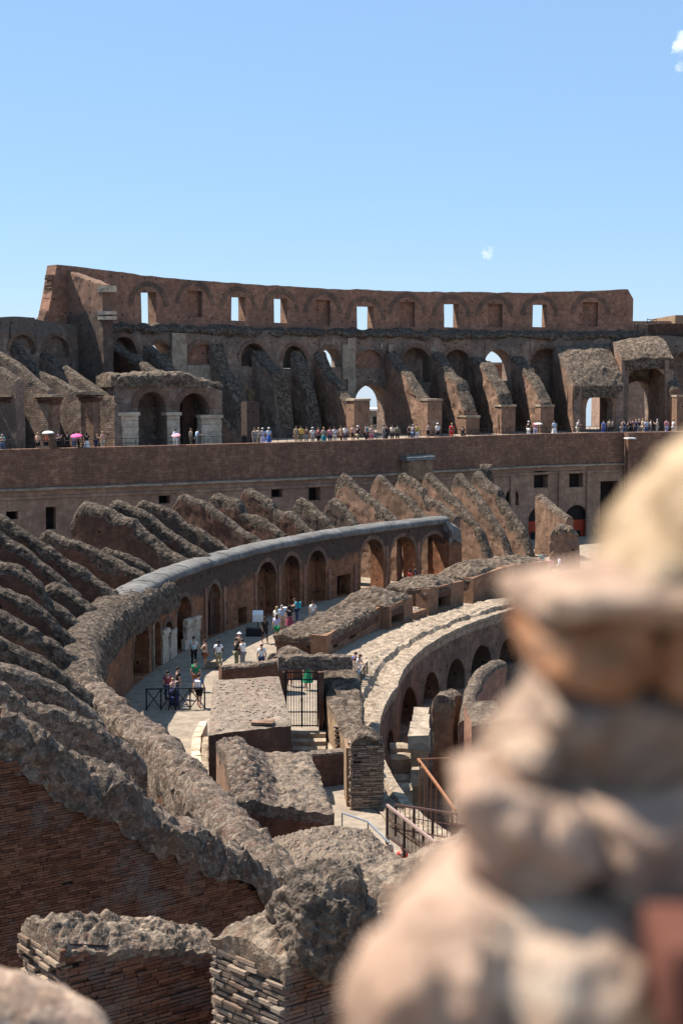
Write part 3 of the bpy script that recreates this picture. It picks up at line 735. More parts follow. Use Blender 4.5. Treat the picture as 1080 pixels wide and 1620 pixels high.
# block carried up beside the attic wall
p0 = VP.pos(VP.s_px(134), -.02); q1, t1 = on_radial(p0, 174, .3, 12)
r_ = thing('attic_buttress', (p0.x, p0.y, ZF), 'tall stepped brick buttress with marble blocks below the left end of the attic wall', 'buttress')
mb = MB(); pb0 = Vector((p0.x, p0.y, 0)) + radial(p0) * 1.6
fin(mb, [(pb0.x, pb0.y, ZF, at(116, 428, pb0.y).z, .6), (q1.x, q1.y, ZF, at(170, 450, q1.y).z, .6)], ds=.5, amp=.08, side='attbrick', top='pinkbrick', band=.1, rr=.15); mb.build('wall', r_)
for y in (455, 459, 495, 503):
    mb = MB(); q = at(170, y, q1.y - .1); mb.box(q, (.55, -.3, 0), (.3, .4, 0), (0, 0, .16), 'marble', jit=.03); mb.build('marble_block', r_)
# middle group
B([(186, 541), (226, 572), (262, 598), (300, 612)], None, 'dark sloping buttress behind the left half of the twin-arched block', hw=.8, side2='brick')
B([(238, 548), (262, 570), (300, 600), (330, 612)], None, 'dark sloping buttress right of the small sky-lit arch above the twin-arched block', hw=.8)
B([(344, 540), (356, 585), (372, 604), (385, 640), (398, 690)], None, 'ragged dark buttress left of the tan plaster panel', hw=.9, amp=.2)
B([(412, 552), (424, 575), (444, 590), (450, 640), (455, 690)], None, 'ragged buttress with lit lumps left of the low dark arch in the middle', hw=.9, amp=.22)
B([(470, 556), (482, 590), (494, 630), (506, 690)], None, 'leaning ragged buttress right of the low dark arch in the middle', hw=.7, amp=.2)
B([(506, 556), (524, 596), (540, 606), (556, 640)], (552, 580, 634), 'buttress with a square brick pier left of the low sky-lit arch', side2='pinkbrick', hw=.75)
B([(618, 553), (630, 574), (644, 588), (668, 622), (680, 634)], (669, 693, 634), 'buttress with a thick rubble crest and brick pier left of the person in yellow', side2='pinkbrick', hw=.7, amp=.2)
B([(690, 556), (712, 590), (728, 600), (744, 650)], (730, 753, 660), 'buttress with bulging rubble and a low pink pier right of the person in red', side2='pinkbrick', hw=.8, amp=.25)
B([(752, 566), (772, 576), (796, 620), (800, 640)], (786, 810, 643), 'buttress in front of the high sky-lit arch ending in a pink pier', side2='pinkbrick', hw=.85, amp=.25)
B([(818, 562), (838, 590), (854, 612), (862, 640)], (848, 871, 643), 'rubble-topped buttress with the pier nearest the white-capped visitor', side2='pinkbrick', hw=.8, amp=.22)
B([(1036, 536), (1050, 570), (1066, 612)], (1064, 1085, 628), 'sloping buttress with a smooth lit crest at the right edge of the terrace', side2='pinkbrick', hw=.6, amp=.08)
# marble and stone strip beside the opening right of the fourth pier
# two vault remnants
def vault(label, A, D, arch, wallx, zfoot, name='vault_remnant', thick=3.4):
    """A: pixel polygon of the sloping rubble roof (back-left, back-right, front-right, front-left); arch: (x0, x1, ytop) in the front wall"""
    s0, s1 = VP.s_px(A[0][0]), VP.s_px(A[1][0])
    b0, b1 = VP.pos(s0, 0.05), VP.pos(s1, 0.05)
    f1, _ = on_radial(b1, A[2][0], .5, 14); f0, _ = on_radial(b0, A[3][0], .5, 14)
    P = [Vector((*f0.xy, at(A[3][0], A[3][1], f0.y).z)), Vector((*f1.xy, at(A[2][0], A[2][1], f1.y).z)), Vector((*b1.xy, at(A[1][0], A[1][1], b1.y).z)), Vector((*b0.xy, at(A[0][0], A[0][1], b0.y).z))]
    root = thing(name, (f0.x, f0.y, ZF), label, 'ruin', 'vault remnants')
    mb = MB(); zm = min(P[0].z, P[1].z) - 1.2
    # roof slab: thick sloping sheet with a hump
    n, m = 16, 14; T, UV = [], []; Bm = []
    for i in range(n + 1):
        u = i / n; row, rb = [], []
        for j in range(m + 1):
            v = j / m; q = (P[0] * (1 - u) + P[1] * u) * (1 - v) + (P[3] * (1 - u) + P[2] * u) * v
            q = q + Vector((0, 0, .9 * sin(pi * min(1, v * .9 + .1)) ** .7 * (.6 + .4 * sin(pi * u)) - .25 * (1 - v) ** 6))
            row.append(rough(q, .16, .6, .1, 1.5)); rb.append(q - Vector((0, 0, 1.3)) + nvec(q, .8) * .1)
        T.append(row); Bm.append(rb); UV.append([(u * 8, j / m * 8) for j in range(m + 1)])
    mb.grid(T, UV, 'rubble'); mb.grid(Bm, UV, 'vbrick')
    for e in (0, n):
        mb.grid([T[e], Bm[e]], [UV[e], UV[e]], 'vbrick')
    for e in (0, m):
        mb.grid([[r[e] for r in T], [r[e] for r in Bm]], [[r[e] for r in UV]] * 2, 'crest')
    mb.build('sloping_roof', root, smooth=False)
    # front wall with an arch
    pth = Path([(f0.x + (f1.x - f0.x) * k / 20, f0.y + (f1.y - f0.y) * k / 20) for k in range(21)])
    a, b = pth.s_px(arch[0]), pth.s_px(arch[1]); mb = MB(); mm = (a + b) / 2
    zt0, zt1 = max(P[0].z - .35, pth.z_py(mm, arch[2]) + .75), max(P[1].z - .35, pth.z_py(mm, arch[2]) + .75)
    arcade(mb, pth, 0, pth.L, ZF - .2, lambda s: zt0 + (zt1 - zt0) * s / pth.L, 1.2, [(a, b, ZF, pth.z_py(mm, arch[2]), 'arch', None)], arch[3], ds=.5, wob=.12, off=.15, jamb='vbrick')
    mb.build('arched_front', root)
    mb = MB(); archring(mb, pth, a, b, pth.z_py(mm, arch[2]), .55, 'pinkbrick', proud=.02, off=.15, n=23); mb.build('brick_arch', root, merge=False)
    # side walls running back
    for (fr, bk, k) in ((f0, b0, 1), (f1, b1, -1)):
        mb = MB(); d = (Vector((f1.x - f0.x, f1.y - f0.y, 0)).normalized()) * .45 * k
        zf = (zt0 if k == 1 else zt1); zbk = (P[3].z if k == 1 else P[2].z)
        fin(mb, [(fr.x + d.x, fr.y + d.y, ZF - .2, zf, .45), (bk.x + d.x, bk.y + d.y, ZF - .2, zbk - .3, .45)], ds=.6, amp=.06, side='vbrick', side2='pinkbrick', top='crest', band=.05, rr=.05)
        mb.build('side_wall', root)
    return root
vault('broad grey rubble vault remnant over the round brick arch, right of the piers', [(872, 548), (958, 543), (984, 612), (906, 614)], 1, (927, 969, 620, 'pinkbrick'), None, None)
vault('dark vault remnant with the largest arch, at the right end of the terrace', [(960, 541), (1036, 531), (1062, 566), (980, 570)], 1, (984, 1054, 579, 'vbrick'), None, None)

# twin arched block at the left
sA, sB = TP.s_px(182), TP.s_px(352)
OT = 5.2
tb = thing('twin_arched_block', TP.pos((sA + sB) / 2, OT, ZF), 'brick block with two tall arches on white marble piers, left part of terrace', 'ruin')
TPo = Path([TP.pos(TP.L * i / 200, OT).xy for i in range(201)])
sA, sB = TPo.s_px(182), TPo.s_px(352)
def zy(px, py): s = TPo.s_px(px); return TPo.z_py(s, py)
a1 = (TPo.s_px(219), TPo.s_px(264), ZF, zy(240, 620), 'arch', 2.6, 'vbrick'); a2 = (TPo.s_px(285), TPo.s_px(332), ZF, zy(308, 622), 'arch', 2.6, 'vbrick')
mb = MB(); arcade(mb, TPo, sA, sB, ZF - .2, lambda s: zy(265, 604) - .5 * max(0, (s - sA) / (sB - sA) - .6) * 4, 3.2, [a1, a2], 'vbrick', jamb='vbrick', ds=.6, wob=.12, topmat='crest'); mb.build('wall', tb)
for a in (a1, a2):
    mb = MB(); archring(mb, TPo, a[0], a[1], a[3], .6, 'archbrick', proud=.05, n=23); mb.build('brick_arch', tb, merge=False)
mb = MB(); p, q = TPo.pos(sA - .3, 1.7), TPo.pos(sB + .2, 1.7)
k = [TPo.pos(sA - .3 + (sB - sA + .5) * i / 6, 1.7) for i in range(7)]
fin(mb, [(v.x, v.y, zy(265, 612), zy(265, 596) + .3 - (.9 if i == 6 else 0) - (.5 if i == 5 else 0), 1.9) for i, v in enumerate(k)], ds=.3, dz=.3, amp=.14, chunk=.25, cf=1.8, side='rubble', top='rubble', rr=.5, nw=12, crest=.3); mb.build('rubble_roof', tb)
for (x0, x1, y0) in ((183, 218, 657), (265, 284, 657), (319, 349, 661)):
    mb = MB(); a, b = TPo.s_px(x0), TPo.s_px(x1); m = (a + b) / 2; tt = TPo.tan(m); tv = Vector((tt.x, tt.y, 0)); nv = Vector((-tt.y, tt.x, 0)); zt = zy((x0 + x1) / 2, y0)
    z = ZF - .1; 
    while z < zt - .1:
        h = min(random.uniform(.55, .8), zt - z); mb.box(TPo.pos(m, .35, z + h / 2), tv * ((b - a) / 2 + .02), nv * .5, Vector((0, 0, h / 2 - .012)), 'marble', jit=.015); z += h
    mb.box(TPo.pos(m, .3, zt + .12), tv * ((b - a) / 2 + .14), nv * .6, Vector((0, 0, .14)), 'marble', jit=.02)
    mb.build('marble_pier', tb)
# ramp-like remnant right of it with exposed stair voids
p0 = TPo.pos(TPo.s_px(346), 1.5); p1 = TPo.pos(TPo.s_px(386), .3)
mb = MB(); fin(mb, [(p0.x, p0.y, ZF - .2, zy(350, 640), .5), (p1.x, p1.y, ZF - .2, zy(386, 692), .5)], ds=.35, amp=.1, side='pinkbrick', top='rubble', band=.4, chunk=.12, cf=2)
tag(mb.build('stair_remnant'), 'triangular brick stair remnant leaning against the twin-arched block', 'ruin')
mb = MB(); c = at(396, 672, TPo.pos(TPo.s_px(396)).y); mb.box((c.x, c.y, (ZF + 14.1) / 2), (.55, .3, 0), (-.3, .5, 0), (0, 0, (14.1 - ZF) / 2), 'abrick', jit=.02)
tag(mb.build('brick_pier'), 'plain square red brick pier standing right of the stair remnant', 'pier')

# terrace railing: one run, posts and two rails
rl = thing('terrace_railing', TP.pos(TP.L / 2, .3, ZP), 'thin dark railing along the top of the terrace retaining wall', 'railing')
mb = MB(); n = 96
for i in range(n):
    a, b = TP.L * i / n, TP.L * (i + 1) / n
    for z in (.38, .78): mb.bar(TP.pos(a, .35, ZP + z - .12), TP.pos(b, .35, ZP + z - .12), .035, 'iron')
    mp = MB(); mp.bar(TP.pos(a, .35, ZP - .02), TP.pos(a, .35, ZP + .68), .04, 'iron'); mp.build('post', rl, merge=False)
mb.build('rail', rl, merge=False)

# building seen through the right arches, and one behind the low arch
bd = thing('street_building', (58, 262, PITZ), 'plain brownish building with small windows seen through the largest arch', 'building')
mb = MB(); mb.abox(49, 60.2, 262, 280, PITZ, 26, 'plaster'); mb.abox(60.4, 74, 260, 280, PITZ, 27, 'ochre'); mb.build('wall', bd)
for x, z in ((56.4, 10.4), (64.6, 10.2), (64.6, 15.0)):
    mb = MB(); mb.abox(x - .6, x + .6, 259.9, 260.4, z - 1, z + 1, 'dark'); 
    if x < 60: mb = MB(); mb.abox(x - .7, x + .7, 261.8, 262.2, z - 1, z + 1, 'dark')
    mb.build('window', bd)
bd = thing('pale_building', (5, 300, PITZ), 'pale distant building seen through the low sky-lit arch in the middle', 'building')
mb = MB(); mb.abox(3.4, 12, 300, 312, PITZ, 8.6, 'travertine'); mb.build('wall', bd)
mb = MB(); mb.abox(3.0, 12.4, 299.6, 312.4, 8.6, 9.0, 'white'); mb.build('roof', bd)
for x in (5, 7, 9):
    mb = MB(); mb.abox(x - .4, x + .4, 299.9, 300.1, 5.8, 7.4, 'dark'); mb.build('window', bd)
bd = thing('rear_wall', (28, 185, PITZ), 'brick wall behind the high sky-lit arch', 'wall')
mb = MB(); mb.abox(19.3, 25.5, 186, 188, PITZ, 17.7, 'wbrick'); mb.build('wall', bd)
mb = MB(); mb.abox(19.1, 25.7, 185.7, 188.2, 17.7, 18.0, 'travertine'); mb.build('coping', bd)

# ================================================================== LOWER RING WALL (A) WITH THE VISITOR CORRIDOR
RA = 61.3
AP = ringpath(RA, -15.5, 47.6, 500)
aw2 = thing('corridor_arcade_wall', ring(RA, R(20)), 'curved orange brick arcade wall with a grey rounded top, along the visitor corridor', 'wall')
def a_s(px): return AP.s_px(px, 0, t0=a_t0)
# the branch of the circle whose inner face is seen
a_t0 = 0.0
bestx = min((540 + FPX * AP.pos(AP.L * i / 400, 0).x / AP.pos(AP.L * i / 400, 0).y, AP.L * i / 400) for i in range(401)); a_t0 = bestx[1]
a_ops = []
def ao(x0, x1, ytop, kind='arch', rec=None, mat='abrick', ybot=None):
    a, b = a_s(x0), a_s(x1); m = (a + b) / 2
    a_ops.append((a, b, 0.02 if ybot is None else AP.z_py(m, ybot), min(4.33, AP.z_py(m, ytop) + .05), kind, rec, mat))
ao(206, 232, 985, rec=1.1); ao(239, 250, 985, rec=1.1); ao(254, 271, 985, rec=1.15); ao(277, 300, 945, rec=.9, mat='abrick'); ao(327, 346, 925, rec=.9)
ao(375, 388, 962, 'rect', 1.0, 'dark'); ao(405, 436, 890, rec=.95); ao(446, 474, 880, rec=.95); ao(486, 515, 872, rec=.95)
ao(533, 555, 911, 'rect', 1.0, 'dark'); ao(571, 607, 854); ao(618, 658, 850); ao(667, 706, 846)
mb = MB(); arcade(mb, AP, 0, AP.L, -.05, lambda s: 4.5 - .5 * max(0, 1 - s / 6.5), 1.3, a_ops, 'abrick', jamb='abrick', ds=.6, wob=.05); mb.build('wall', aw2)
for o in a_ops:
    if o[4] == 'arch' and o[1] - o[0] > 1.0:
        mb = MB(); archring(mb, AP, o[0], o[1], o[3], .3, 'archbrick', proud=.03, n=17); mb.build('brick_arch', aw2, merge=False)
# rounded coat over the wall: closed profile swept along the ring
s_cap = a_s(205); capend = AP.L
def capprofile(s):
    # offsets inwards negative
    drop = 3.6 + .6 * noise.noise(Vector((s * .35, 1, 0)))
    return [(1.75, 4.05), (1.74, 4.75), (1.4, 4.98), (.7, 5.08), (.1, 5.03), (-.16, 4.90), (-.24, 4.70), (-.16, 4.5), (.02, 4.45 + 0 * drop)]
def sweepf(mb, path, s0, s1, proff, mat, ds=.3, wob=.05, f=.9, open_ops=None, tip0=0):
    n = int((s1 - s0) / ds); P, UV = [], []
    for i in range(n + 1):
        s = s0 + (s1 - s0) * i / n; pr = proff(s)
        row = []
        for d, z in pr:
            if open_ops:
                for o in open_ops:
                    if o[4] == 'arch' and o[0] - .1 < s < o[1] + .1 and d < 0 and o[3] > 2.4:
                        r = (o[1] - o[0]) / 2; c = (o[0] + o[1]) / 2
                        z = max(z, min(4.62, o[3] + .12 - r + sqrt(max(0, r * r - (s - c) ** 2)) + .05)) if abs(s - c) < r else z
            row.append(rough(path.pos(s, d, z), wob, f))
        P.append(row); UV.append([(s, k * .3) for k in range(len(pr))])
    mb.grid(P, UV, mat)
    for e in (P[0], P[-1]):
        c = sum(e, Vector()) / len(e)
        for a, b in zip(e, e[1:]): mb.quad([c, a, b, c + Vector((0, 0, .001))], mat)
mb = MB(); sweepf(mb, AP, s_cap, capend, capprofile, 'lead', ds=.25, wob=.05, f=.7); o = mb.build('rounded_cap', aw2, smooth=True)
# seams across the grey coat
mb = MB()
for k in range(6):
    s = s_cap + 1.2 + (capend - s_cap) * k / 14 + random.uniform(-.5, .5)
    pr = capprofile(s)[:7]
    mb = MB()
    for (d0, z0), (d1, z1) in zip(pr[1:6], pr[2:6]): mb.bar(AP.pos(s, d0, z0 + .03), AP.pos(s + .05, d1, z1 + .03), .09, 'lead', .015)
    mb.build('seam', aw2)
# the coat turns down at the far end of the wall
e = AP.pos(AP.L, .6); tt = AP.tan(AP.L); tv = Vector((tt.x, tt.y, 0)); 
mb = MB(); fin(mb, [(e.x - tv.x * .5, e.y - tv.y * .5, 0, 4.9, 1.2), (e.x + tv.x * 1.2, e.y + tv.y * 1.2, 0, 4.2, 1.0)], ds=.3, dz=.4, amp=.1, side='abrick', top='lead', band=1.6, rr=.8); mb.build('end_block', aw2)
# rubble covering at the near end, turning down to the ground
mb = MB(); st = []
for a, z, hw, r in ((-17.0, 4.3, .8, 62.2), (-13.0, 4.5, 1.0, 62.1), (-9.5, 4.8, 1.1, 62.1), (-5, 5.0, 1.15, 62.15), (0, 5.1, 1.3, 62.1), (5, 5.05, 1.4, 62.0), (9, 4.95, 1.35, 62.0), (11.5, 4.9, 1.35, 62.0)):
    p = ring(r, R(a)); st.append((p.x, p.y, 3.2 if a > -9 else 2.6, z, hw))
fin(mb, st, ds=.17, dz=.2, rr=1.0, amp=.10, f=.8, tamp=.12, side='crest', top='crest', band=3, chunk=.14, cf=3.6, nw=16); mb.build('rubble_top', aw2)
# white marble facing left on the piers
for (x0, x1, y0, y1) in ((250, 262, 1001, 1088), (262, 275, 1003, 1080), (288, 306, 984, 1062), (303, 312, 981, 1045)):
    mb = MB(); a, b = a_s(x0), a_s(x1); m = (a + b) / 2; z1 = AP.z_py(m, y0); z0 = max(0, AP.z_py(m, y1) - .4); z = z0
    while z < z1 - .1:
        h = min(random.uniform(.5, 1.0), z1 - z); tt = AP.tan(m); tv = Vector((tt.x, tt.y, 0)); nv = Vector((-tt.y, tt.x, 0)); w = (b - a) / 2 * random.uniform(.7, 1.1)
        mb.box(AP.pos(m, .0, z + h / 2), tv * w, nv * .12, Vector((0, 0, h / 2 - .01)), 'marble', jit=.03); z += h
    mb.box(AP.pos(m, -.05, z1 + .1), tv * w * 1.05, nv * .15, Vector((0, 0, .12)), 'marble', jit=.06)
    mb.build('marble_facing', aw2)
for px in (237, 322, 352, 402, 440, 480, 520, 562, 612, 662):
    mb = MB(); m = a_s(px); tt = AP.tan(m); tv = Vector((tt.x, tt.y, 0)); nv = Vector((-tt.y, tt.x, 0))
    hh = random.uniform(1.1, 1.75); mb.box(AP.pos(m, -.0, hh), tv * .12, nv * .1, Vector((0, 0, hh)), 'wbrick' if px not in (237,) else 'travertine', jit=.02); mb.build('pilaster', aw2)
# thin crack-coloured ridge: near half of the ring, broken down to rubble
RRa = thing('broken_ring_wall', ring(62.3, R(-25)), 'low crumbling rubble wall running down from the arcade toward the foreground, beside the corridor', 'wall')
mb = MB(); st = []
for px, py, z, hw in ((452, 1392, 4.4, .5), (420, 1345, 4.5, .6), (372, 1297, 4.5, .65), (330, 1245, 4.55, .65), (290, 1198, 4.6, .6), (245, 1152, 4.6, .6), (205, 1120, 4.6, .7), (165, 1092, 4.7, .65), (140, 1068, 4.7, .6)):
    p = onz(px, py, z); st.append((p.x, p.y, 0, z, hw))
fin(mb, st, ds=.22, dz=.28, rr=.55, amp=.14, f=.9, tamp=.2, side='brick', top='crestnear', band=1.7, chunk=.3, cf=2.6, nw=9, crest=.35); mb.build('rubble', RRa)

# ================================================================== SLANTING RADIAL WALLS BELOW THE TERRACE
def th_of(px, r, lo=-30, hi=75):
    best = None
    for i in range(2000):
        a = lo + (hi - lo) * i / 2000; p = ring(r, R(a)); e = abs(540 + FPX * p.x / p.y - px)
        if best is None or e < best[0]: best = (e, a)
    return best[1]
def radial_wall(x1, y1, x2, y2, label, hw=.5, z2=4.85, ext=0.0, top='crest', side='brick', side2=None, base=0.0, amp=.1, band=.55, far=False, P2=None, tail=None, ds=.17, chunk=.13, cf=3.6, slope=None, nw=7, tamp=.09, curve=.25):
    p2 = P2 or onz(x2, y2, z2); p2 = Vector(p2); u = radial(p2)
    q, t = on_radial(p2, x1, .5, 26, sign=1)
    z1 = at(x1, y1, q.y).z
    st = []; band = band * random.uniform(.6, 2.3); hw *= random.uniform(.68, .92); amp *= random.uniform(.6, 1.1)
    if tail: st.append((p2.x - u.x * tail[0], p2.y - u.y * tail[0], base, tail[1], hw))
    st.append((p2.x, p2.y, base, z2 if not P2 else p2.z, hw * .95))
    for k in (.33, .66):
        bow = curve * sin(pi * k)
        st.append((p2.x + (q.x - p2.x) * k, p2.y + (q.y - p2.y) * k, base, p2.z + (z1 - p2.z) * k + bow, hw))
    if not far and random.random() < .3 and y1 < 900:
        k = random.uniform(.45, .6); b_ = st.pop(); zz = b_[3] - random.uniform(.5, .9)
        st.append((p2.x + (q.x - p2.x) * k, p2.y + (q.y - p2.y) * k, base, zz, hw)); st.append((p2.x + (q.x - p2.x) * (k + .06), p2.y + (q.y - p2.y) * (k + .06), base, b_[3] - .1, hw)); st.append((*b_[:2], base, b_[3] + .15, hw)) if k + .06 < .65 else None
    st.append((q.x, q.y, base, z1, hw))
    if ext:
        sl = (z1 - p2.z) / max(.1, t) if slope is None else slope
        st.append((q.x + u.x * ext, q.y + u.y * ext, base, z1 + sl * ext, hw))
    else:
        st.append((q.x + u.x * .5, q.y + u.y * .5, base, z1 - .25, hw * .9)); st.append((q.x + u.x * .95, q.y + u.y * .95, base, z1 - 1.2, hw * .75))
    mb = MB(); fin(mb, st, ds=ds, dz=.28, amp=amp, f=.8, tamp=tamp, side=side, side2=side2, top=top, band=band, chunk=chunk, cf=cf, crest=random.uniform(.12, .3), nw=nw)
    o = mb.build('radial_wall'); tag(o, label, 'wall', 'slanting radial walls between arcade and terrace')
    return o
RWD = radial_wall
# left side, top to bottom of the photograph
RWD(0, 818, 196, 945, 'long slanting rubble wall meeting the arcade where its grey coat begins', ext=5, hw=.62)
RWD(76, 838, 236, 912, 'slanting wall ridge just above the short brick-ended stub', hw=.5)
RWD(168, 866, 262, 905, 'short low slanting ridge under the rounded end of the big dark wall', hw=.42)
RWD(0, 842, 150, 965, 'slanting rubble wall running behind the stub with an orange brick end', ext=5, hw=.6)
RWD(82, 918, 162, 972, 'short thick stub of slanting wall with an exposed orange brick side', hw=.65, top='crest', side='abrick')
RWD(0, 886, 138, 990, 'slanting rubble wall just below the brick-sided stub', ext=5, hw=.62)
RWD(0, 925, 126, 1015, 'slanting rubble wall that meets the left bulge of the arcade rubble', ext=5, hw=.6)
RWD(0, 962, 124, 1042, 'slanting rubble wall in the middle of the left edge, fourth above the lichen ridge', ext=4, hw=.6, z2=4.8)
RWD(0, 1008, 148, 1097, 'slanting wall with a strip of exposed orange brick near its lower end', ext=3, hw=.55, z2=4.7, side='abrick', band=.7)
RWD(0, 1041, 164, 1141, 'slanting rubble wall second above the big foreground wall at the left edge', ext=3, hw=.5, z2=4.6, top='crestnear', band=.8)
RWD(0, 1083, 226, 1200, 'jagged pale slanting wall directly behind the big foreground wall', ext=2.5, hw=.55, z2=4.8, top='crestnear', band=1.2, ds=.13, chunk=.24, cf=4, amp=.12)
# behind the grey arcade top
for x1, y1, x2, y2, hw, lab in ((135, 792, 300, 887, .75, 'tall dark slanting wall with a broad round shoulder, the leftmost seen against the terrace wall'),
        (188, 789, 336, 884, .45, 'narrow slanting wall right of the broad-shouldered one'),
        (228, 788, 372, 873, .45, 'slanting wall with an orange brick side below its crest, behind the arcade'),
        (292, 776, 415, 857, .6, 'slanting wall with a steep brown side, fourth from left behind the arcade top'),
        (345, 778, 452, 846, .5, 'slanting wall with a jagged notch, fifth from left behind the arcade top'),
        (395, 771, 500, 840, .55, 'slanting wall with a rounded upper end in the middle behind the arcade top')):
    RWD(x1, y1, x2, y2, lab, hw=hw, z2=4.9, side='abrick' if x1 == 228 else 'brick')
for x1, y1, x2, y2, hw, lab in ((478, 788, 530, 832, .5, 'low broken wall remnant between the two groups of slanting walls'),
        (528, 787, 566, 828, .5, 'low broken wall remnant with a rough top, left of the taller lit walls'),):
    RWD(x1, y1, x2, y2, lab, hw=hw, z2=4.9, side='abrick', amp=.22)
for i, (x1, y1, x2, y2, hw, lab) in enumerate(((545, 748, 632, 822, .55, 'lit slanting wall with a thick dark crest, first of the taller right group'),
        (600, 751, 682, 822, .5, 'lit slanting wall second in the taller right group behind the arcade'),
        (638, 746, 724, 832, .5, 'lit slanting wall third in the taller right group, above the end of the grey coat'),)):
    pr_ = ring(62.9, R(th_of(x2, 62.9, 20, 75))); pr_.z = 4.7
    RWD(x1, y1, x2, y2, lab, hw=hw, P2=pr_, side='pinkbrick', side2='pinkbrick', tail=None, curve=.1)
for x1, y1, x2, y2, tl, lab in ((680, 746, 764, 838, (1.1, 1.0), 'tall lit wall with a ragged lower end, just right of the end of the arcade'),
        (728, 747, 796, 838, (1.2, 1.0), 'tall lit slanting wall with small holes, second right of the arcade end'),
        (757, 744, 832, 838, (1.0, 1.2), 'tallest lit slanting wall with a dark knob on its upper end')):
    p2 = ring(63.6, R(th_of(x2, 63.6, 20, 75))); p2.z = at(x2, y2, p2.y).z
    RWD(x1, y1, x2, y2, lab, hw=.5, P2=p2, side='pinkbrick', side2='pinkbrick', tail=tl, curve=.25)
q = at(762, 738, 131); mb = MB(); fin(mb, [(q.x - .1, q.y, q.z - 1.6, q.z + .25, .55), (q.x + .9, q.y - .3, q.z - 1.6, q.z + .1, .5)], ds=.25, dz=.3, amp=.12, side='crest', top='crest', band=2, chunk=.2)
tag(mb.build('rubble_heap'), 'round dark rubble knob sitting on the upper end of the tallest lit wall', 'rubble')
# two stubs in front of the red-boarded arches
mb = MB(); a, b = at(857, 781, 131), at(890, 812, 127.5)
fin(mb, [(a.x - .2, a.y, -.2, a.z, .5), (b.x, b.y, -.2, b.z, .5), (b.x + .5, b.y - .6, -.2, b.z - .3, .5)], ds=.25, dz=.5, amp=.07, side='pinkbrick', top='rubble', band=.3, rr=.3)
tag(mb.build('wall_fragment'), 'tall pale brick fragment with a slanting top, between the two red-boarded arches', 'ruin')
mb = MB(); c = at(892, 832, 121); fin(mb, [(c.x - 1.2, c.y + .2, -.2, c.z - .6, .5), (c.x - .5, c.y, -.2, c.z + .1, .6), (c.x + .6, c.y - .2, -.2, c.z + .15, .65), (c.x + 1.3, c.y - .3, -.2, c.z - .5, .6)], ds=.25, dz=.4, amp=.22, side='pinkbrick', top='rubble', band=.3, rr=.5, chunk=.2)
tag(mb.build('wall_fragment'), 'squat pitted brick stump in front of the right red-boarded arch', 'ruin')

# ================================================================== PODIUM: BLOCKS, LEDGE AND PIT
def rlip(a): return 47.3 + max(0.0, min(3.2, (4.5 - a) * .125))
def edge_sheet(name, r0, r1, a0, a1, z0, z1, mat, amp, label=None, n=420, m=20, kind='structure', f=.8, steps=None, chunk=.12):
    mb = MB(); P, UV = [], []
    for i in range(n + 1):
        th = R(a0 + (a1 - a0) * i / n); row, ur = [], []
        for j in range(m + 1):
            v = j / m; rr0 = rlip(a0 + (a1 - a0) * i / n); r = rr0 + (max(r1, rr0 + 1.2) - rr0) * v; z = z0 + (z1 - z0) * v
            p = ring(r, th, z)
            if steps: p.z += steps(v, th, p)
            if 0 < j < m: p = rough(p, amp, f, chunk, 1.4)
            row.append(p); ur.append((r * th, r))
        P.append(row); UV.append(ur)
    mb.grid(P, UV, mat); o = mb.build(name); tag(o, kind=kind); return o
def stp(v, th, p):
    g = .5 + .5 * noise.noise(Vector((p.x * .5, p.y * .5, 0)))
    z = 0.0
    if v < .36: z -= .30
    if .36 <= v < .5: z -= .12 * g
    if v > .92: z -= .18
    return z
edge_sheet('podium_ledge', 47.3, 51.2, -40, 75, .35, .28, 'ledge', .13, steps=stp, m=26)
disc_sheet('podium_ledge_rear', .0, 0, 0, 'floor', rings=[47.3, 51.2], a0=75, a1=320)
PP = Path([ring(rlip(-40 + 115 * i / 500), R(-40 + 115 * i / 500)) for i in range(501)])
pt0 = min((540 + FPX * PP.pos(PP.L * i / 500, 0).x / PP.pos(PP.L * i / 500, 0).y, PP.L * i / 500) for i in range(501))[1]
def p_s(px): return PP.s_px(px, 0, t0=pt0)
pops = []
for x0, x1, yt, yb in ((614, 624, 1156, 1192), (634, 664, 1088, 1162), (671, 697, 1064, 1116), (709, 738, 1042, 1096), (748, 780, 1022, 1068), (793, 822, 1010, 1052)):
    a, b = p_s(x0), p_s(x1); m = (a + b) / 2
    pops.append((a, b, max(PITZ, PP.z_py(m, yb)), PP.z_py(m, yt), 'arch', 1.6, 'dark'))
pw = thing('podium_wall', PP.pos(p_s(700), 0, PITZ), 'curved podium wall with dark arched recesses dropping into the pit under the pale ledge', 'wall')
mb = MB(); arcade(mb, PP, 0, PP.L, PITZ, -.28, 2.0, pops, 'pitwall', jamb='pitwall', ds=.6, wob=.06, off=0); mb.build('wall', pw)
mb = MB(); sweep(mb, PP, 0, PP.L, [(.45, .1), (.3, .34), (-.12, .33), (-.14, .14), (-.05, .0), (-.02, -.34)], 'ledge', n=320, wob=.04); mb.build('coping', pw)
# steps and rubble at the foot
for k, (x0, x1, y, d) in enumerate(((617, 648, 1176, 66.5), (617, 650, 1192, 65.3), (622, 650, 1226, 63.4), (628, 652, 1240, 62.0))):
    a, b = at(x0, y, d), at(x1, y, d); mb = MB(); block(mb, [(a.x, a.y - .5, a.z), (b.x, b.y - .5, b.z), (b.x, b.y + .5, b.z), (a.x, a.y + .5, a.z)], PITZ, res=.3, amp=.05, top='travertine', side='travertine')
    tag(mb.build('stone_step'), ['upper pale stone step in the pit below the first dark arch', 'second stone step in the pit below the first dark arch', 'third stone step in the dark corner of the pit', 'lowest stone step in the dark corner of the pit'][k], 'step', 'stone steps in the pit')
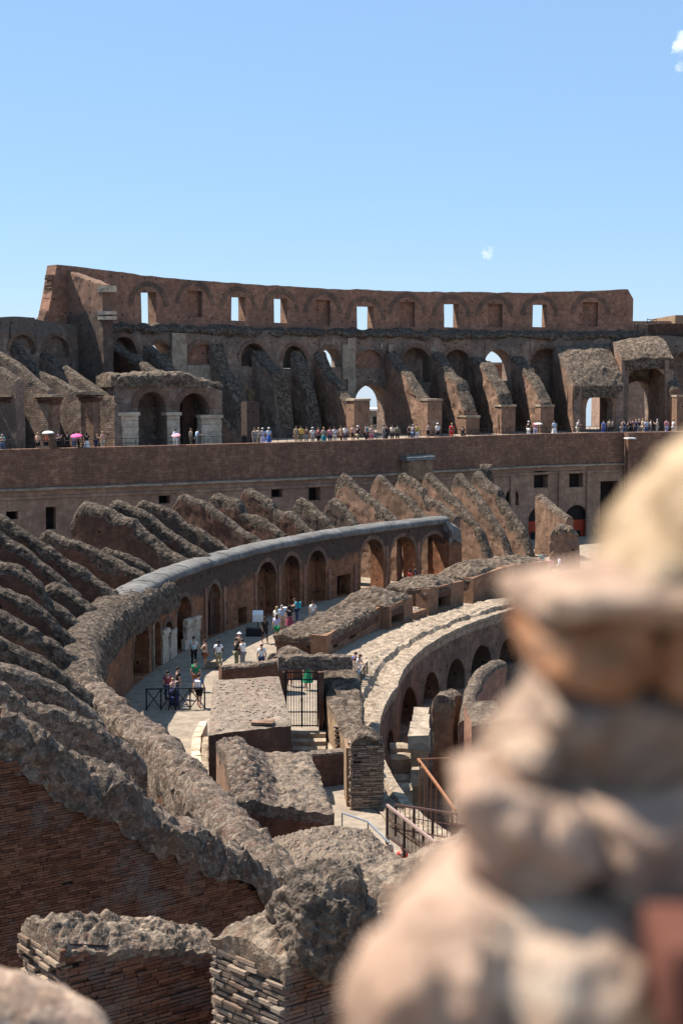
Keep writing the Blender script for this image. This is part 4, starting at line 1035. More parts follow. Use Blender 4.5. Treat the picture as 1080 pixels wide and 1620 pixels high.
# receding wall capped with blocks
bw = thing('block_topped_wall', onz(660, 1269, PITZ), 'narrow brick wall in the pit topped with greenish travertine blocks', 'wall')
pa, pb_, = at(662, 1166, 62.5), at(666, 1134, 67.8)
u = Vector((pb_.x - pa.x, pb_.y - pa.y, 0)); L = u.length; u.normalize(); w = Vector((-u.y, u.x, 0))
mb = MB(); c = (pa + pb_) / 2; mb.box((c.x, c.y, (PITZ + pa.z - .6) / 2), u * L / 2, w * .36, Vector((0, 0, (pa.z - .6 - PITZ) / 2)), 'ochre'); mb.build('wall', bw)
zt = pa.z
for k in range(4):
    mb = MB(); ln = L / 4; c = Vector((pa.x, pa.y, 0)) + u * (ln * (k + .5)); mb.box((c.x, c.y, zt - .3 + .02 * k), u * (ln / 2 - .03), w * (.46 - .03 * k), Vector((0, 0, .36 - .02 * k)), 'travertine', jit=.05); mb.build('stone_block', bw)
mb = MB(); c = at(658, 1228, 61.3); mb.box((c.x, c.y, c.z), (.2, 0, 0), (0, .3, 0), (0, 0, .35), 'travertine', jit=.04); tag(mb.build('white_block'), 'small white stone block on the ledge in front of the block-topped pit wall', 'block')
mb = MB(); fin(mb, [(*at(712, 1092, 76).xy, PITZ, at(712, 1090, 76).z, .55), (*at(700, 1100, 73).xy, PITZ, at(704, 1098, 73).z, .55)], ds=.25, dz=.4, amp=.1, side='ochre', top='rubble', band=1.0, chunk=.15); tag(mb.build('pit_wall'), 'round-topped rubble wall with a narrow slot, in the pit', 'wall')
mb = MB(); st = []
for px, py, d in ((738, 1140, 70), (742, 1098, 72.5), (752, 1070, 75.5), (768, 1052, 79), (790, 1042, 83)):
    q = at(px, py, d); st.append((q.x, q.y, PITZ, q.z, .42))
fin(mb, st, ds=.3, dz=.4, amp=.08, side='wbrick', top='rubble', band=.35); tag(mb.build('pit_wall'), 'curved pit wall with a pale rounded top, beside the blurred rock', 'wall')
mb = MB(); a, b = at(740, 1128, 66), at(790, 1120, 66); block(mb, [(a.x, a.y - 2, a.z), (b.x, b.y - 2, b.z), (b.x, b.y + 2, b.z), (a.x, a.y + 2, a.z)], PITZ, res=.3, top='rubble', side='wbrick'); tag(mb.build('pit_block'), 'flat-topped rubble block at the foot of the curved pit wall', 'ruin')
# orange steel frame
of = thing('steel_frame', at(665, 1260, 59), 'orange steel handrail frame rising from the pit', 'railing')
pts = [at(661, 1201, 59.5), at(690, 1240, 57), at(720, 1282, 55)]
mb = MB(); mb.bar(pts[0], pts[1], .09, 'orange'); mb.bar(pts[1], pts[2], .09, 'orange'); mb.bar(pts[0], at(712, 1199, 62), .05, 'orange'); mb.build('rail', of)
for px, py in ((664, 1206), (672, 1216), (682, 1230), (690, 1241)):
    mb = MB(); q = at(px, py, 59 - (px - 664) * .07); mb.bar(q, q - Vector((0, 0, 2.4)), .06, 'orange'); mb.build('post', of)

# the row of masonry blocks between corridor and ledge
def pxblock(name, pts, zb, label, cat='ruin', group=None, **kw):
    """pts: near-left, near-right, far-right, far-left as (px, py, z)"""
    mb = MB(); block(mb, [onz(*q) for q in pts], zb, **kw); o = mb.build(name); tag(o, label, cat, group); return o
GB = 'masonry blocks between corridor and ledge'
def ringblock(a0, a1, r0, r1, z, label, top='rubble', bulge=None, niches=(), z2=None, amp=.16):
    z2 = z if z2 is None else z2
    root = thing('masonry_block', ring((r0 + r1) / 2, R((a0 + a1) / 2)), label, 'ruin', GB)
    # outer shell: arcade on the inner (ledge) side so that niches are real recesses
    P = ringpath(r0, a0, a1, 24); ops = []
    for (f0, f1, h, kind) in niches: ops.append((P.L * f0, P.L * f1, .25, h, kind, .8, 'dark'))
    mb = MB(); arcade(mb, P, 0, P.L, -.1, lambda s: (z + (z2 - z) * s / P.L) - .12, min(1.0, (r1 - r0) * .5), ops, 'abrickl', ds=.5, wob=.1, jamb='abrickl'); mb.build('niche_wall', root)
    mb = MB(); c = [ring(r0 + .08, R(a1), z2), ring(r0 + .08, R(a0), z), ring(r1, R(a0), z), ring(r1, R(a1), z2)]
    # order near-left .. so that the quad is convex whatever the direction
    c = [c[2], c[1], c[0], c[3]]
    cc = [c[0], c[1], c[2], c[3]]
    block(mb, [c[0], c[1], c[2], c[3]], max(.1, min(z, z2) - .9), res=.22, amp=amp, top=top, side='brick', chunk=.28, cf=2.2, band=.25, bulge=bulge, drop=.2); mb.build('rubble_top', root)
    P2 = ringpath(r0 + 1.0, a0 + .15, a1 - .15, 12); mb = MB()
    arcade(mb, P2, 0, P2.L, -.1, min(z, z2) - .35, r1 - r0 - 1.05, [], 'brick', ds=.6, wob=.04); mb.build('core', root)
    return root
M['abrickl'] = brick_mat('lit_orange_brick', (0.34, 0.19, 0.12), (0.44, 0.27, 0.18), (0.30, 0.21, 0.15), stainfac=0.4, stain=(0.13, 0.08, 0.06), holes=False)
hump = lambda u, v: .35 * sin(pi * u) * sin(pi * v)
def tt_(px): return th_of(px, 51.6, 5, 75)
ringblock(th_of(517, 52.4, 5, 75), th_of(617, 52.0, 5, 75), 52.4, 55.6, 1.4, 'long flat-topped masonry block behind the low wavy wall, with two niches', niches=((.12, .22, 1.1, 'rect'), (.42, .55, 1.2, 'rect')), z2=1.6, top='rubble')
ringblock(tt_(620), tt_(656), 51.7, 55.4, 1.7, 'masonry block with a humped rubble top and dark niche, second in the row', bulge=lambda u, v: .7 * sin(pi * u) * sin(pi * v), niches=((.08, .62, 1.35, 'rect'),), z2=1.8, top='rubble')
ringblock(tt_(659), tt_(678), 51.7, 54.4, .6, 'low broken block with white stones in the row beside the ledge', top='ledge')
ringblock(tt_(681), tt_(737), 51.7, 55.2, 1.95, 'masonry block with a square dark doorway beside the ledge', niches=((.28, .66, 1.7, 'rect'),), z2=2.0, top='rubble', bulge=hump)
ringblock(tt_(752), tt_(800), 51.7, 55.2, 2.0, 'masonry block with a heaped rubble top beyond the one with the doorway', bulge=lambda u, v: .7 * sin(pi * u) * sin(pi * v), z2=2.4, top='rubble')
ringblock(tt_(806), tt_(870), 51.7, 55.2, 2.4, 'farthest masonry block of the row, half hidden by the blurred rock', bulge=hump, top='rubble')

# materials of the nearer masonry
M['abrickd'] = brick_mat('deep_red_brick', (0.18, 0.075, 0.045), (0.27, 0.125, 0.078), (0.10, 0.07, 0.055), row=.075, length=.3, stainfac=0.45, holes=False, bd=.03)
M['gravel'] = rubble_mat('gritty_mortar', (0.13, 0.11, 0.092), (0.25, 0.22, 0.19), (0.37, 0.33, 0.29), palefac=0.35, stone=8, bd=0.06, red=(0.22, 0.14, 0.10))
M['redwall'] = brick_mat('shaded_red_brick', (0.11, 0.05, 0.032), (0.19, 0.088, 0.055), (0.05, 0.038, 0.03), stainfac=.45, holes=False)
M['boulder'] = rubble_mat('dark_spotted_rubble', (0.045, 0.038, 0.034), (0.13, 0.113, 0.10), (0.28, 0.25, 0.22), palefac=0.5, stone=7, bd=0.04)
M['nearpale'] = rubble_mat('pale_near_mortar', (0.350, 0.263, 0.213), (0.637, 0.512, 0.425), (0.825, 0.700, 0.600), pale=(0.850, 0.825, 0.750), palefac=0.6, stone=16, bd=.012, big=8.0, blot=0.7, red=(0.625, 0.413, 0.300))
M['nearorange'] = rubble_mat('orange_near_brick', (0.365, 0.172, 0.086), (0.602, 0.344, 0.205), (0.732, 0.484, 0.322), pale=(0.645, 0.538, 0.430), palefac=.5, stone=14, bd=.012, big=8.0, blot=0.9)
M['nearyellow'] = rubble_mat('yellow_lichen_stone', (0.299, 0.230, 0.138), (0.529, 0.437, 0.322), (0.690, 0.609, 0.494), pale=(0.759, 0.701, 0.621), palefac=0.6, stone=12, bd=.012, big=9.0, blot=0.95)
M['neargrey'] = rubble_mat('grey_near_mortar', (0.287, 0.218, 0.178), (0.517, 0.414, 0.345), (0.690, 0.586, 0.506), pale=(0.805, 0.736, 0.667), palefac=0.5, stone=18, bd=.012, big=8.0, blot=0.7, red=(0.529, 0.368, 0.276))
M['nearwhite'] = rubble_mat('white_near_stone', (0.5, 0.46, 0.42), (0.7, 0.67, 0.63), (0.8, 0.78, 0.75), stone=14, bd=.01)
M['nearpink'] = rubble_mat('pink_near_mortar', (0.350, 0.250, 0.194), (0.600, 0.463, 0.388), (0.775, 0.637, 0.550), pale=(0.850, 0.762, 0.688), palefac=.5, stone=16, bd=.012, big=9.0, blot=0.9, red=(0.562, 0.350, 0.250))
M['nearbrown'] = plain_mat('dark_brown_brick', (0.12, 0.045, 0.03), .9, .3, 30)
# ================================================================== NEARER BLOCKS, GATE, PIERS
B2 = MB(); a, b = onz(426, 1022, 1.7), onz(508, 1024, 1.7)
fin(B2, [(a.x, a.y, 0, 1.35, .45), (a.x * .6 + b.x * .4, a.y * .6 + b.y * .4, 0, 1.8, .5), (a.x * .2 + b.x * .8, a.y * .2 + b.y * .8, 0, 1.3, .4), (b.x, b.y, 0, 1.5, .45)], ds=.2, dz=.3, amp=.09, side='brick', top='crestnear', band=.25, chunk=.2, cf=3)
tag(B2.build('low_wall'), 'low wavy-topped rubble wall behind the gate', 'wall')
B3 = MB(); a, b = onz(348, 1050, 1.7), onz(452, 1044, 1.7)
fin(B3, [(a.x, a.y, 0, 1.6, .4), (b.x, b.y, 0, 1.75, .4)], ds=.2, dz=.3, amp=.05, side='brick', top='crestnear', band=.15, rr=.15, chunk=.1, cf=4)
tag(B3.build('low_wall'), 'low straight brick wall joining the left side of the gate', 'wall')
ft = thing('flat_topped_block', onz(395, 1160, 0), 'large flat-topped brick block with a pale mortar surface left of the gate', 'ruin')
mb = MB(); block(mb, [onz(330, 1160, 3.0), onz(461, 1146, 3.0), onz(441, 1068, 3.0), onz(337, 1074, 3.0)], -.1, res=.16, amp=.03, top='top', side='brick', chunk=.06, cf=4, drop=.05, band=.0, sides=['brick', 'pinkbrick', 'brick', 'pinkbrick']); mb.build('masonry', ft)
mb = MB()
for k in range(150):
    u, v = random.random(), random.random(); p = (onz(335, 1156, 3.02) * (1 - u) + onz(456, 1144, 3.02) * u) * (1 - v) + (onz(341, 1078, 3.02) * (1 - u) + onz(438, 1072, 3.02) * u) * v
    s = random.uniform(.018, .05); mb.box(p, (s, s * .3, 0), (-s * .3, s * random.uniform(.5, 1), 0), (0, 0, .015), 'travertine', jit=.01)
o = mb.build('stone_chips', ft); o['kind'] = 'stuff'
mb = MB(); q = onz(419, 1145, 3.05)
for k in range(3): mb.box(q + Vector((.12 * k - .1, .1 * k, .03 + .0 * k)), (.42 - .1 * k, 0, 0), (0, .16, 0), (0, 0, .05), 'pinkbrick', jit=.02)
mb.build('loose_bricks', ft)
# gate between two brick jambs
DG = 64.0
gt = thing('barred_gate', at(477, 1150, DG), 'tall dark iron barred gate at the top of stone steps', 'gate')
gl, gr_, gz0, gz1 = at(452, 1149, DG), at(503, 1149, DG), at(477, 1150, DG).z, at(477, 1062, DG).z
mb = MB(); w = .04
for z in (gz0 + .06, gz1 - .05, gz0 + (gz1 - gz0) * .27, gz0 + (gz1 - gz0) * .85): mb.bar((gl.x, DG, z), (gr_.x, DG, z), .05, 'iron')
mb.bar((gl.x + .02, DG, gz0), (gl.x + .02, DG, gz1), .07, 'iron'); mb.bar((gr_.x - .02, DG, gz0), (gr_.x - .02, DG, gz1), .07, 'iron'); mb.bar(((gl.x + gr_.x) / 2, DG, gz0), ((gl.x + gr_.x) / 2, DG, gz1), .08, 'iron'); mb.build('frame', gt)
for i in range(12):
    if i in (0,): continue
    x = gl.x + (gr_.x - gl.x) * i / 12
    mb = MB(); mb.bar((x, DG, gz0), (x, DG, gz1), .026, 'iron'); mb.build('bar', gt)
mb = MB(); mb.box(((gl.x + gr_.x) / 2 + .0, DG - .06, gz0 + (gz1 - gz0) * .5), (.05, 0, 0), (0, .04, 0), (0, 0, .08), 'iron'); mb.build('lock', gt)
gj = thing('gate_jambs', at(477, 1170, DG), 'rubble-topped brick doorway holding the barred gate', 'ruin')
xl0, xl1, xr0, xr1 = at(447, 1100, DG).x, gl.x - .02, gr_.x + .02, at(512, 1100, DG).x
mb = MB(); mb.box(((xl0 + xl1) / 2, DG + .1, gz1 / 2), ((xl1 - xl0) / 2, 0, 0), (0, .35, 0), (0, 0, gz1 / 2), 'brick', jit=.02); mb.box(((xr0 + xr1) / 2, DG + .1, gz1 / 2), ((xr1 - xr0) / 2, 0, 0), (0, .35, 0), (0, 0, gz1 / 2), 'brick', jit=.02); mb.build('jamb', gj)
mb = MB(); a, b = at(438, 1050, DG), at(556, 1050, DG)
fin(mb, [(a.x, DG + .45, gz1 - .02, gz1 + .62, .42), (b.x, DG + .65, gz1 - .02, gz1 + .62, .42)], ds=.18, dz=.2, amp=.07, side='crestnear', top='crestnear', band=.2, rr=.2, chunk=.16, cf=4); mb.build('lintel', gj)
stp_ = thing('gate_steps', at(488, 1186, 61), 'dark stone steps below the barred gate', 'steps')
for k in range(4):
    d = DG - .3 - .62 * k; y = 1153 + 10.5 * k; p = at(463 + 1.5 * k, y, d); q = at(512, y, d); z = min(gz0 - .05 - .2 * k, p.z)
    mb = MB(); block(mb, [(p.x - .1, d - .62, z), (q.x + .1, d - .62, z), (q.x + .1, d, z), (p.x - .1, d, z)], -.1, res=.25, amp=.015, top='travertine', side='travertine', drop=.03, band=0); mb.build('step', stp_)
# right jamb: rubble ramp with a plastered inner face, stepping down to the brick pier
rp = thing('rubble_ramp', at(540, 1160, 62), 'sloping rubble-topped wall right of the gate with an ochre inner face', 'ruin')
mb = MB(); pts = [at(516, 1048, 66), at(524, 1085, 64.5), at(535, 1122, 62.3), at(548, 1158, 59.5), at(556, 1172, 57)]
fin(mb, [(p.x + [.55, .5, .42, .3, .2][i], p.y, 0, p.z + .1, [.9, .85, .72, .45, .3][i]) for i, p in enumerate(pts)], ds=.18, dz=.35, amp=.07, side='ochre', side2='ochre', top='rubble', band=.22, rr=.2, chunk=.16, cf=3.6, nw=10); mb.build('wall', rp)
mb = MB(); q = at(552, 1142, 60.8)
for k in range(9):
    z = q.z - .14 - .17 * k; c = Vector((q.x + .05 + .035 * k, q.y - .05 * k, z)); mb.box(c, (.62 + .02 * k, -.1, 0), (.1, .5, 0), (0, 0, .05), 'pier', random.random(), jit=.03)
    mb.box(c - Vector((0, -.06, .09)), (.55, -.1, 0), (.1, .4, 0), (0, 0, .05), 'joint')
mb.build('stepped_end', rp)

# brick pier with a rubble head
def brick_pier(name, c, hx, hy, zb, zt, label, rot=0.0, mat='pier', cat='pier', bh=.085, head=.45):
    root = thing(name, (c[0], c[1], zb), label, cat); ux = Vector((cos(rot), sin(rot), 0)); uy = Vector((-sin(rot), cos(rot), 0)); cc = Vector((c[0], c[1], 0))
    mb = MB(); mb.box(cc + Vector((0, 0, (zb + zt) / 2)), ux * (hx - .07), uy * (hy - .07), Vector((0, 0, (zt - zb) / 2)), 'joint')
    for sg in (-1, 1):
        bricks(mb, cc - ux * hx + uy * sg * (hy - .03), ux, 2 * hx, zb, lambda s: zt, uy * sg, mat, bh=bh, bl=.34, jit=.025)
        bricks(mb, cc - uy * hy + ux * sg * (hx - .03), uy, 2 * hy, zb, lambda s: zt, ux * sg, mat, bh=bh, bl=.34, jit=.025)
    mb.build('brickwork', root, merge=False)
    mb = MB(); q = [cc - ux * hx - uy * hy, cc + ux * hx - uy * hy, cc + ux * hx + uy * hy, cc - ux * hx + uy * hy]
    block(mb, [(*p.xy, zt + .12) for p in q], zt - .05, res=.13, amp=.07, top='rubble', side='rubble', chunk=.2, cf=4, bulge=lambda u, v: head * sin(pi * u) * sin(pi * min(1, v * .8 + .2))); mb.build('rubble_head', root)
    return root
pc = at(579, 1200, 53.4); brick_pier('brick_pier', (pc.x, pc.y + .7), .62, .7, -.6, at(579, 1183, 52.8).z, 'tall square pier of eroded thin bricks right of the dark wall', rot=.06)
mb = MB(); pl = at(551, 1180, 54.2); mb.box((pl.x + .05, pl.y + .35, pl.z / 2 - .3), (.17, .0, 0), (-.05, .75, 0), (0, 0, pl.z / 2 + .3), 'ochre', jit=.02); tag(mb.build('lit_pier_side'), 'narrow ochre strip added for the lit left side of the tall eroded pier', 'wall')  # added strip: sunlit tone of the pier's left face put into its colour
# dark wall below the steps
mb = MB(); a, b = at(484, 1190, 56.2), at(548, 1188, 57.2)
fin(mb, [(a.x - .3, a.y, -.6, a.z, .3), (b.x, b.y, -.6, b.z + .05, .3)], ds=.25, dz=.4, amp=.03, side='brick', top='crestnear', band=.08, rr=.08); tag(mb.build('brick_wall'), 'plain shaded brick wall left of the tall eroded pier', 'wall')

# rubble block (B5)
b5 = thing('rubble_block', onz(430, 1280, 0), 'block with a dark rubble heap on its left and pale gritty slope right', 'ruin')
def bul5(u, v):
    m = max(0, min(1, (.5 - u) * 3.5)) * (.5 + .5 * sin(pi * (.15 + .8 * v)))
    return .85 * m * (1 - .5 * max(0, .3 - v) * 3) - .55 * max(0, u - .55) * (1 - v)
mb = MB(); block(mb, [onz(371, 1279, 2.9), onz(528, 1268, 2.9), onz(492, 1186, 2.9), onz(342, 1187, 2.9)], -.4, res=.11, amp=.08, f=1.1, top=lambda u, v: 'crestnear' if u < .42 + .12 * noise.noise(Vector((u * 6, v * 6, 2))) + .1 * v else 'gravel', side='abrickd', chunk=.22, cf=3.0, bulge=bul5, band=.22, drop=.12, sides=['abrickd', 'brick', 'brick', 'pinkbrick'])
mb.build('masonry', b5)
# B6
b6 = thing('rubble_block', onz(560, 1400, 0), 'wide low block with an even pale gravelly top beside the brown slatted railing', 'ruin')
def bul6(u, v): return .3 * sin(pi * u) * (1 - v * .4) - .25 * max(0, u - .6)
mb = MB(); block(mb, [onz(462, 1404, 3.4), onz(676, 1386, 3.1), onz(584, 1304, 3.1), onz(428, 1322, 3.4)], -.4, res=.09, amp=.06, f=1.2, top='gravel', side='abrickd', chunk=.16, cf=5, bulge=bul6, band=.3, drop=.10)
mb.build('masonry', b6)
mb = MB(); q = onz(352, 1248, 2.2); 
tag_pts = [(onz(322, 1140, .75)), (onz(312, 1160, .75)), onz(309, 1185, .75), onz(312, 1208, .75), onz(318, 1232, .75)]
kb = thing('stone_kerb', tag_pts[2].copy(), 'row of white stone kerb blocks curving along the left of the flat-topped block', 'kerb')
for i in range(10):
    f_ = i / 10 * (len(tag_pts) - 1); k = int(f_); a = tag_pts[k].lerp(tag_pts[k + 1], f_ - k); f2 = (i + 1) / 10 * (len(tag_pts) - 1) - .001; k2 = int(f2); b = tag_pts[k2].lerp(tag_pts[k2 + 1], f2 - k2)
    d = (b - a); d.z = 0; w = Vector((-d.y, d.x, 0)).normalized(); mb = MB(); c = (a + b) / 2
    mb.box((c.x, c.y, .36), d * .47, w * .19, Vector((0, 0, .36)), 'marble', jit=.03); mb.build('kerb_stone', kb)
mb = MB(); st = [(326, 1165, 1.4), (324, 1200, 1.2), (332, 1245, 1.4), (352, 1290, 1.8)]
fin(mb, [(*onz(x, y, z).xy, -.1, z, .16) for x, y, z in st], ds=.25, dz=.3, amp=.04, side='pinkbrick', top='ledge', band=.1, rr=.1); tag(mb.build('low_wall'), 'thin pale low wall between the white kerb and the rubble-heaped block', 'wall')
mb = MB(); block(mb, [onz(392, 1322, 1.6), onz(440, 1318, 1.6), onz(372, 1240, 1.6), onz(338, 1240, 1.6)], -.3, res=.14, amp=.1, top='rubble', side='ochre', chunk=.25, cf=3)
tag(mb.build('rubble_mound'), 'small pale rubble slope below the left side of the rubble-heaped block', 'ruin')

# ================================================================== RAILINGS
def slat_rail(name, a, b, h0, h1, label, n, mat='rust', hand='rustrail', lower=.15):
    root = thing(name, a, label, 'railing'); a, b = Vector(a), Vector(b)
    mb = MB(); mb.bar(a + Vector((0, 0, h0)), b + Vector((0, 0, h1)), .07, hand); mb.build('handrail', root)
    mb = MB(); mb.bar(a + Vector((0, 0, lower)), b + Vector((0, 0, lower)), .05, mat); mb.bar(a + Vector((0, 0, h0 * .62)), b + Vector((0, 0, h1 * .62)), .025, mat); mb.build('lower_rail', root)
    for i in range(n + 1):
        k = i / n; p = a.lerp(b, k); h = h0 + (h1 - h0) * k; mb = MB(); post = i % max(1, n // 3) == 0
        mb.bar(p + Vector((0, 0, -.1 if post else lower)), p + Vector((0, 0, h)), .085 if post else .026, mat); mb.build('post' if post else 'baluster', root)
    return root
slat_rail('slatted_railing', at(612, 1330, 43.5), at(702, 1398, 37.4), 1.15, .95, 'brown slatted steel railing sloping down beside the gravelly block', 42)
slat_rail('baluster_railing', at(626, 1318, 45.5), at(722, 1335, 43), .95, .95, 'straight brown baluster railing behind the bending visitor in white', 13, hand='rust')
hr = thing('pipe_handrail', at(541, 1300, 45), 'thin galvanised pipe handrail sloping over the gravelly block', 'railing')
mb = MB(); pp = [at(541, 1286, 45), at(582, 1300, 43.6), at(615, 1333, 42.4)]
mb.bar(pp[0], pp[1], .05, 'galv'); mb.bar(pp[1], pp[2], .05, 'galv'); mb.build('rail', hr)
for p in (pp[0], pp[1]): mb = MB(); mb.bar(p, p - Vector((0, 0, .9)), .045, 'galv'); mb.build('post', hr)
# X-braced fence across the corridor
fx = thing('cross_braced_fence', onz(278, 1124, 0), 'black fence of crossed bars closing the near end of the corridor', 'fence')
fa, fb = onz(232, 1124, 0), onz(324, 1122, 0)
for i in range(5):
    mb = MB(); p = fa.lerp(fb, i / 4); mb.bar(p, p + Vector((0, 0, 1.12)), .07, 'iron'); mb.build('post', fx)
for i in range(4):
    p, q = fa.lerp(fb, i / 4), fa.lerp(fb, (i + 1) / 4); mb = MB()
    mb.bar(p + Vector((0, 0, .08)), q + Vector((0, 0, 1.05)), .045, 'iron'); mb.bar(q + Vector((0, 0, .08)), p + Vector((0, 0, 1.05)), .045, 'iron'); mb.bar(p + Vector((0, 0, 1.08)), q + Vector((0, 0, 1.08)), .06, 'iron'); mb.build('braced_panel', fx)
# railing at the ledge
lr = thing('ledge_railing', onz(570, 1100, 0), 'dark iron railing at the upper edge of the pale ledge beside the leaning visitors', 'railing')
la, lb = at(581, 1080, 77), at(563, 1108, 72.8)
N = 14
for i in range(N + 1):
    p = la.lerp(lb, i / N); mb = MB(); mb.bar(p, p + Vector((0, 0, 1.15)), .05 if i % 4 == 0 else .028, 'iron'); mb.build('post' if i % 4 == 0 else 'baluster', lr)
mb = MB(); mb.bar(la + Vector((0, 0, 1.15)), lb + Vector((0, 0, 1.15)), .055, 'iron'); mb.bar(la + Vector((0, 0, .12)), lb + Vector((0, 0, .12)), .04, 'iron'); mb.build('rail', lr)
mb = MB(); block(mb, [(lb.x - .4, lb.y - 1, lb.z - .02), (lb.x + .15, lb.y - 1.0, lb.z - .02), (la.x + .15, la.y + .5, la.z - .02), (la.x - .4, la.y + .5, la.z - .02)], -.1, res=.25, amp=.03, top='travertine', side='travertine'); tag(mb.build('railing_kerb'), 'raised stone kerb carrying the dark iron railing above the ledge', 'kerb')
mb = MB(); p = onz(408, 1000, 0); mb.bar(p, p + Vector((0, 0, .9)), .06, 'iron'); mb.box(p + Vector((0, 0, 1.05)), (.34, 0, 0), (0, .12, .12), (0, 0, .24), 'white'); sg = mb.build('information_panel'); tag(sg, 'small white information panel beside the visitor in black', 'sign')
mb = MB(); p = onz(449, 994, 0); mb.bar(p, p + Vector((0, 0, .6)), .06, 'iron'); mb.box(p + Vector((0, 0, .95)), (.2, 0, 0), (0, .05, .02), (0, 0, .45), 'white'); tag(mb.build('information_panel'), 'upright white information panel between the women and the dark-dressed visitor', 'sign')
mb = MB(); p = onz(403, 1006, 0); mb.box(p + Vector((0, 0, .25)), (.55, 0, 0), (0, .25, 0), (0, 0, .25), 'iron'); tag(mb.build('bench'), 'low dark bench against the arcade behind the visitor in black', 'bench')
mb = MB(); p = onz(338, 1056, 0); mb.box(p + Vector((0, 0, .2)), (.5, 0, 0), (0, .3, 0), (0, 0, .2), 'travertine', jit=.04); tag(mb.build('stone_block'), 'low stone block on the corridor floor beside the visitor in white', 'block')

# ================================================================== FOREGROUND WALLS
U = Vector((.83, .55, 0)).normalized(); NRM = Vector((U.y, -U.x, 0))
fw = thing('foreground_wall', (-3.5, 23, 0), 'huge slanting dark red brick wall with a thick lichen-spotted rubble crest in the foreground', 'wall')
P1 = at(0, 1170, 22.0); P2_ = at(452, 1400, 24.9)
hw = .62
c1, c2 = P1 - NRM * hw, P2_ - NRM * hw; c1 = c1 - (c2 - c1) * .7
zk = lambda k: (P1.z - (P2_.z - P1.z) * .7) * (1 - k) + P2_.z * k
ln = Vector((c2.x - c1.x, c2.y - c1.y, 0)); LN = ln.length; ul = ln.normalized(); nl = Vector((ul.y, -ul.x, 0))
st = [(c1.x + ul.x * LN * k, c1.y + ul.y * LN * k, 6.0, zk(k) + .34 + (.12 if .3 < k < .75 else 0) - (.35 if k > .97 else 0), hw) for k in (0, .25, .5, .75, .93, 1.0)]
st = [(q[0], q[1], q[3] - 1.05 + .35 * i_ / 5, q[3], q[4]) for i_, q in enumerate(st)]
mb = MB(); fin(mb, st, ds=.06, dz=.08, rr=.5, amp=.13, f=1.1, tamp=.16, side='crestnear', top='crestnear', band=2, chunk=.24, cf=4.5, nw=16, crest=.3); mb.build('rubble_crest', fw)
def ztc(s): return interp([(0, st[0][3] - .75), (LN * .5, st[2][3] - .6), (LN, st[-1][3] - .3)], s)
mb = MB(); a = Vector((c1.x, c1.y, 0)) + nl * (hw - .12)
mb.quad([(a.x, a.y, 0), (a.x + ul.x * LN, a.y + ul.y * LN, 0), (a.x + ul.x * LN, a.y + ul.y * LN, ztc(LN)), (a.x, a.y, ztc(0))], 'joint')
b_ = a - nl * (2 * hw - .3); e_ = a + ul * (LN - .02)
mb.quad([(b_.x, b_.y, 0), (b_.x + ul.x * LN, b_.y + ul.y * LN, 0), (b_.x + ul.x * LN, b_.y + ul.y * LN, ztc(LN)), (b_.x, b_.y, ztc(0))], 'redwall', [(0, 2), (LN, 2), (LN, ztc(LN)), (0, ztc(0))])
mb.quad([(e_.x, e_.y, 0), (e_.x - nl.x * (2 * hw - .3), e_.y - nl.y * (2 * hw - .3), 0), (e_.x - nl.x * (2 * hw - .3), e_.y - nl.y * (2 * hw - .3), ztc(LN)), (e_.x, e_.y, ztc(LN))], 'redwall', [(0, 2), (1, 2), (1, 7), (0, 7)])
bricks(mb, a + nl * .0, ul, LN, 4.5, lambda s: ztc(s) + .25 * noise.noise(Vector((s, 0, 5))), nl, 'redpier', bl=.23, bh=.046, joint=.007, jit=.004, deep=.02, missing=.004)
mb.build('brick_face', fw, merge=False)

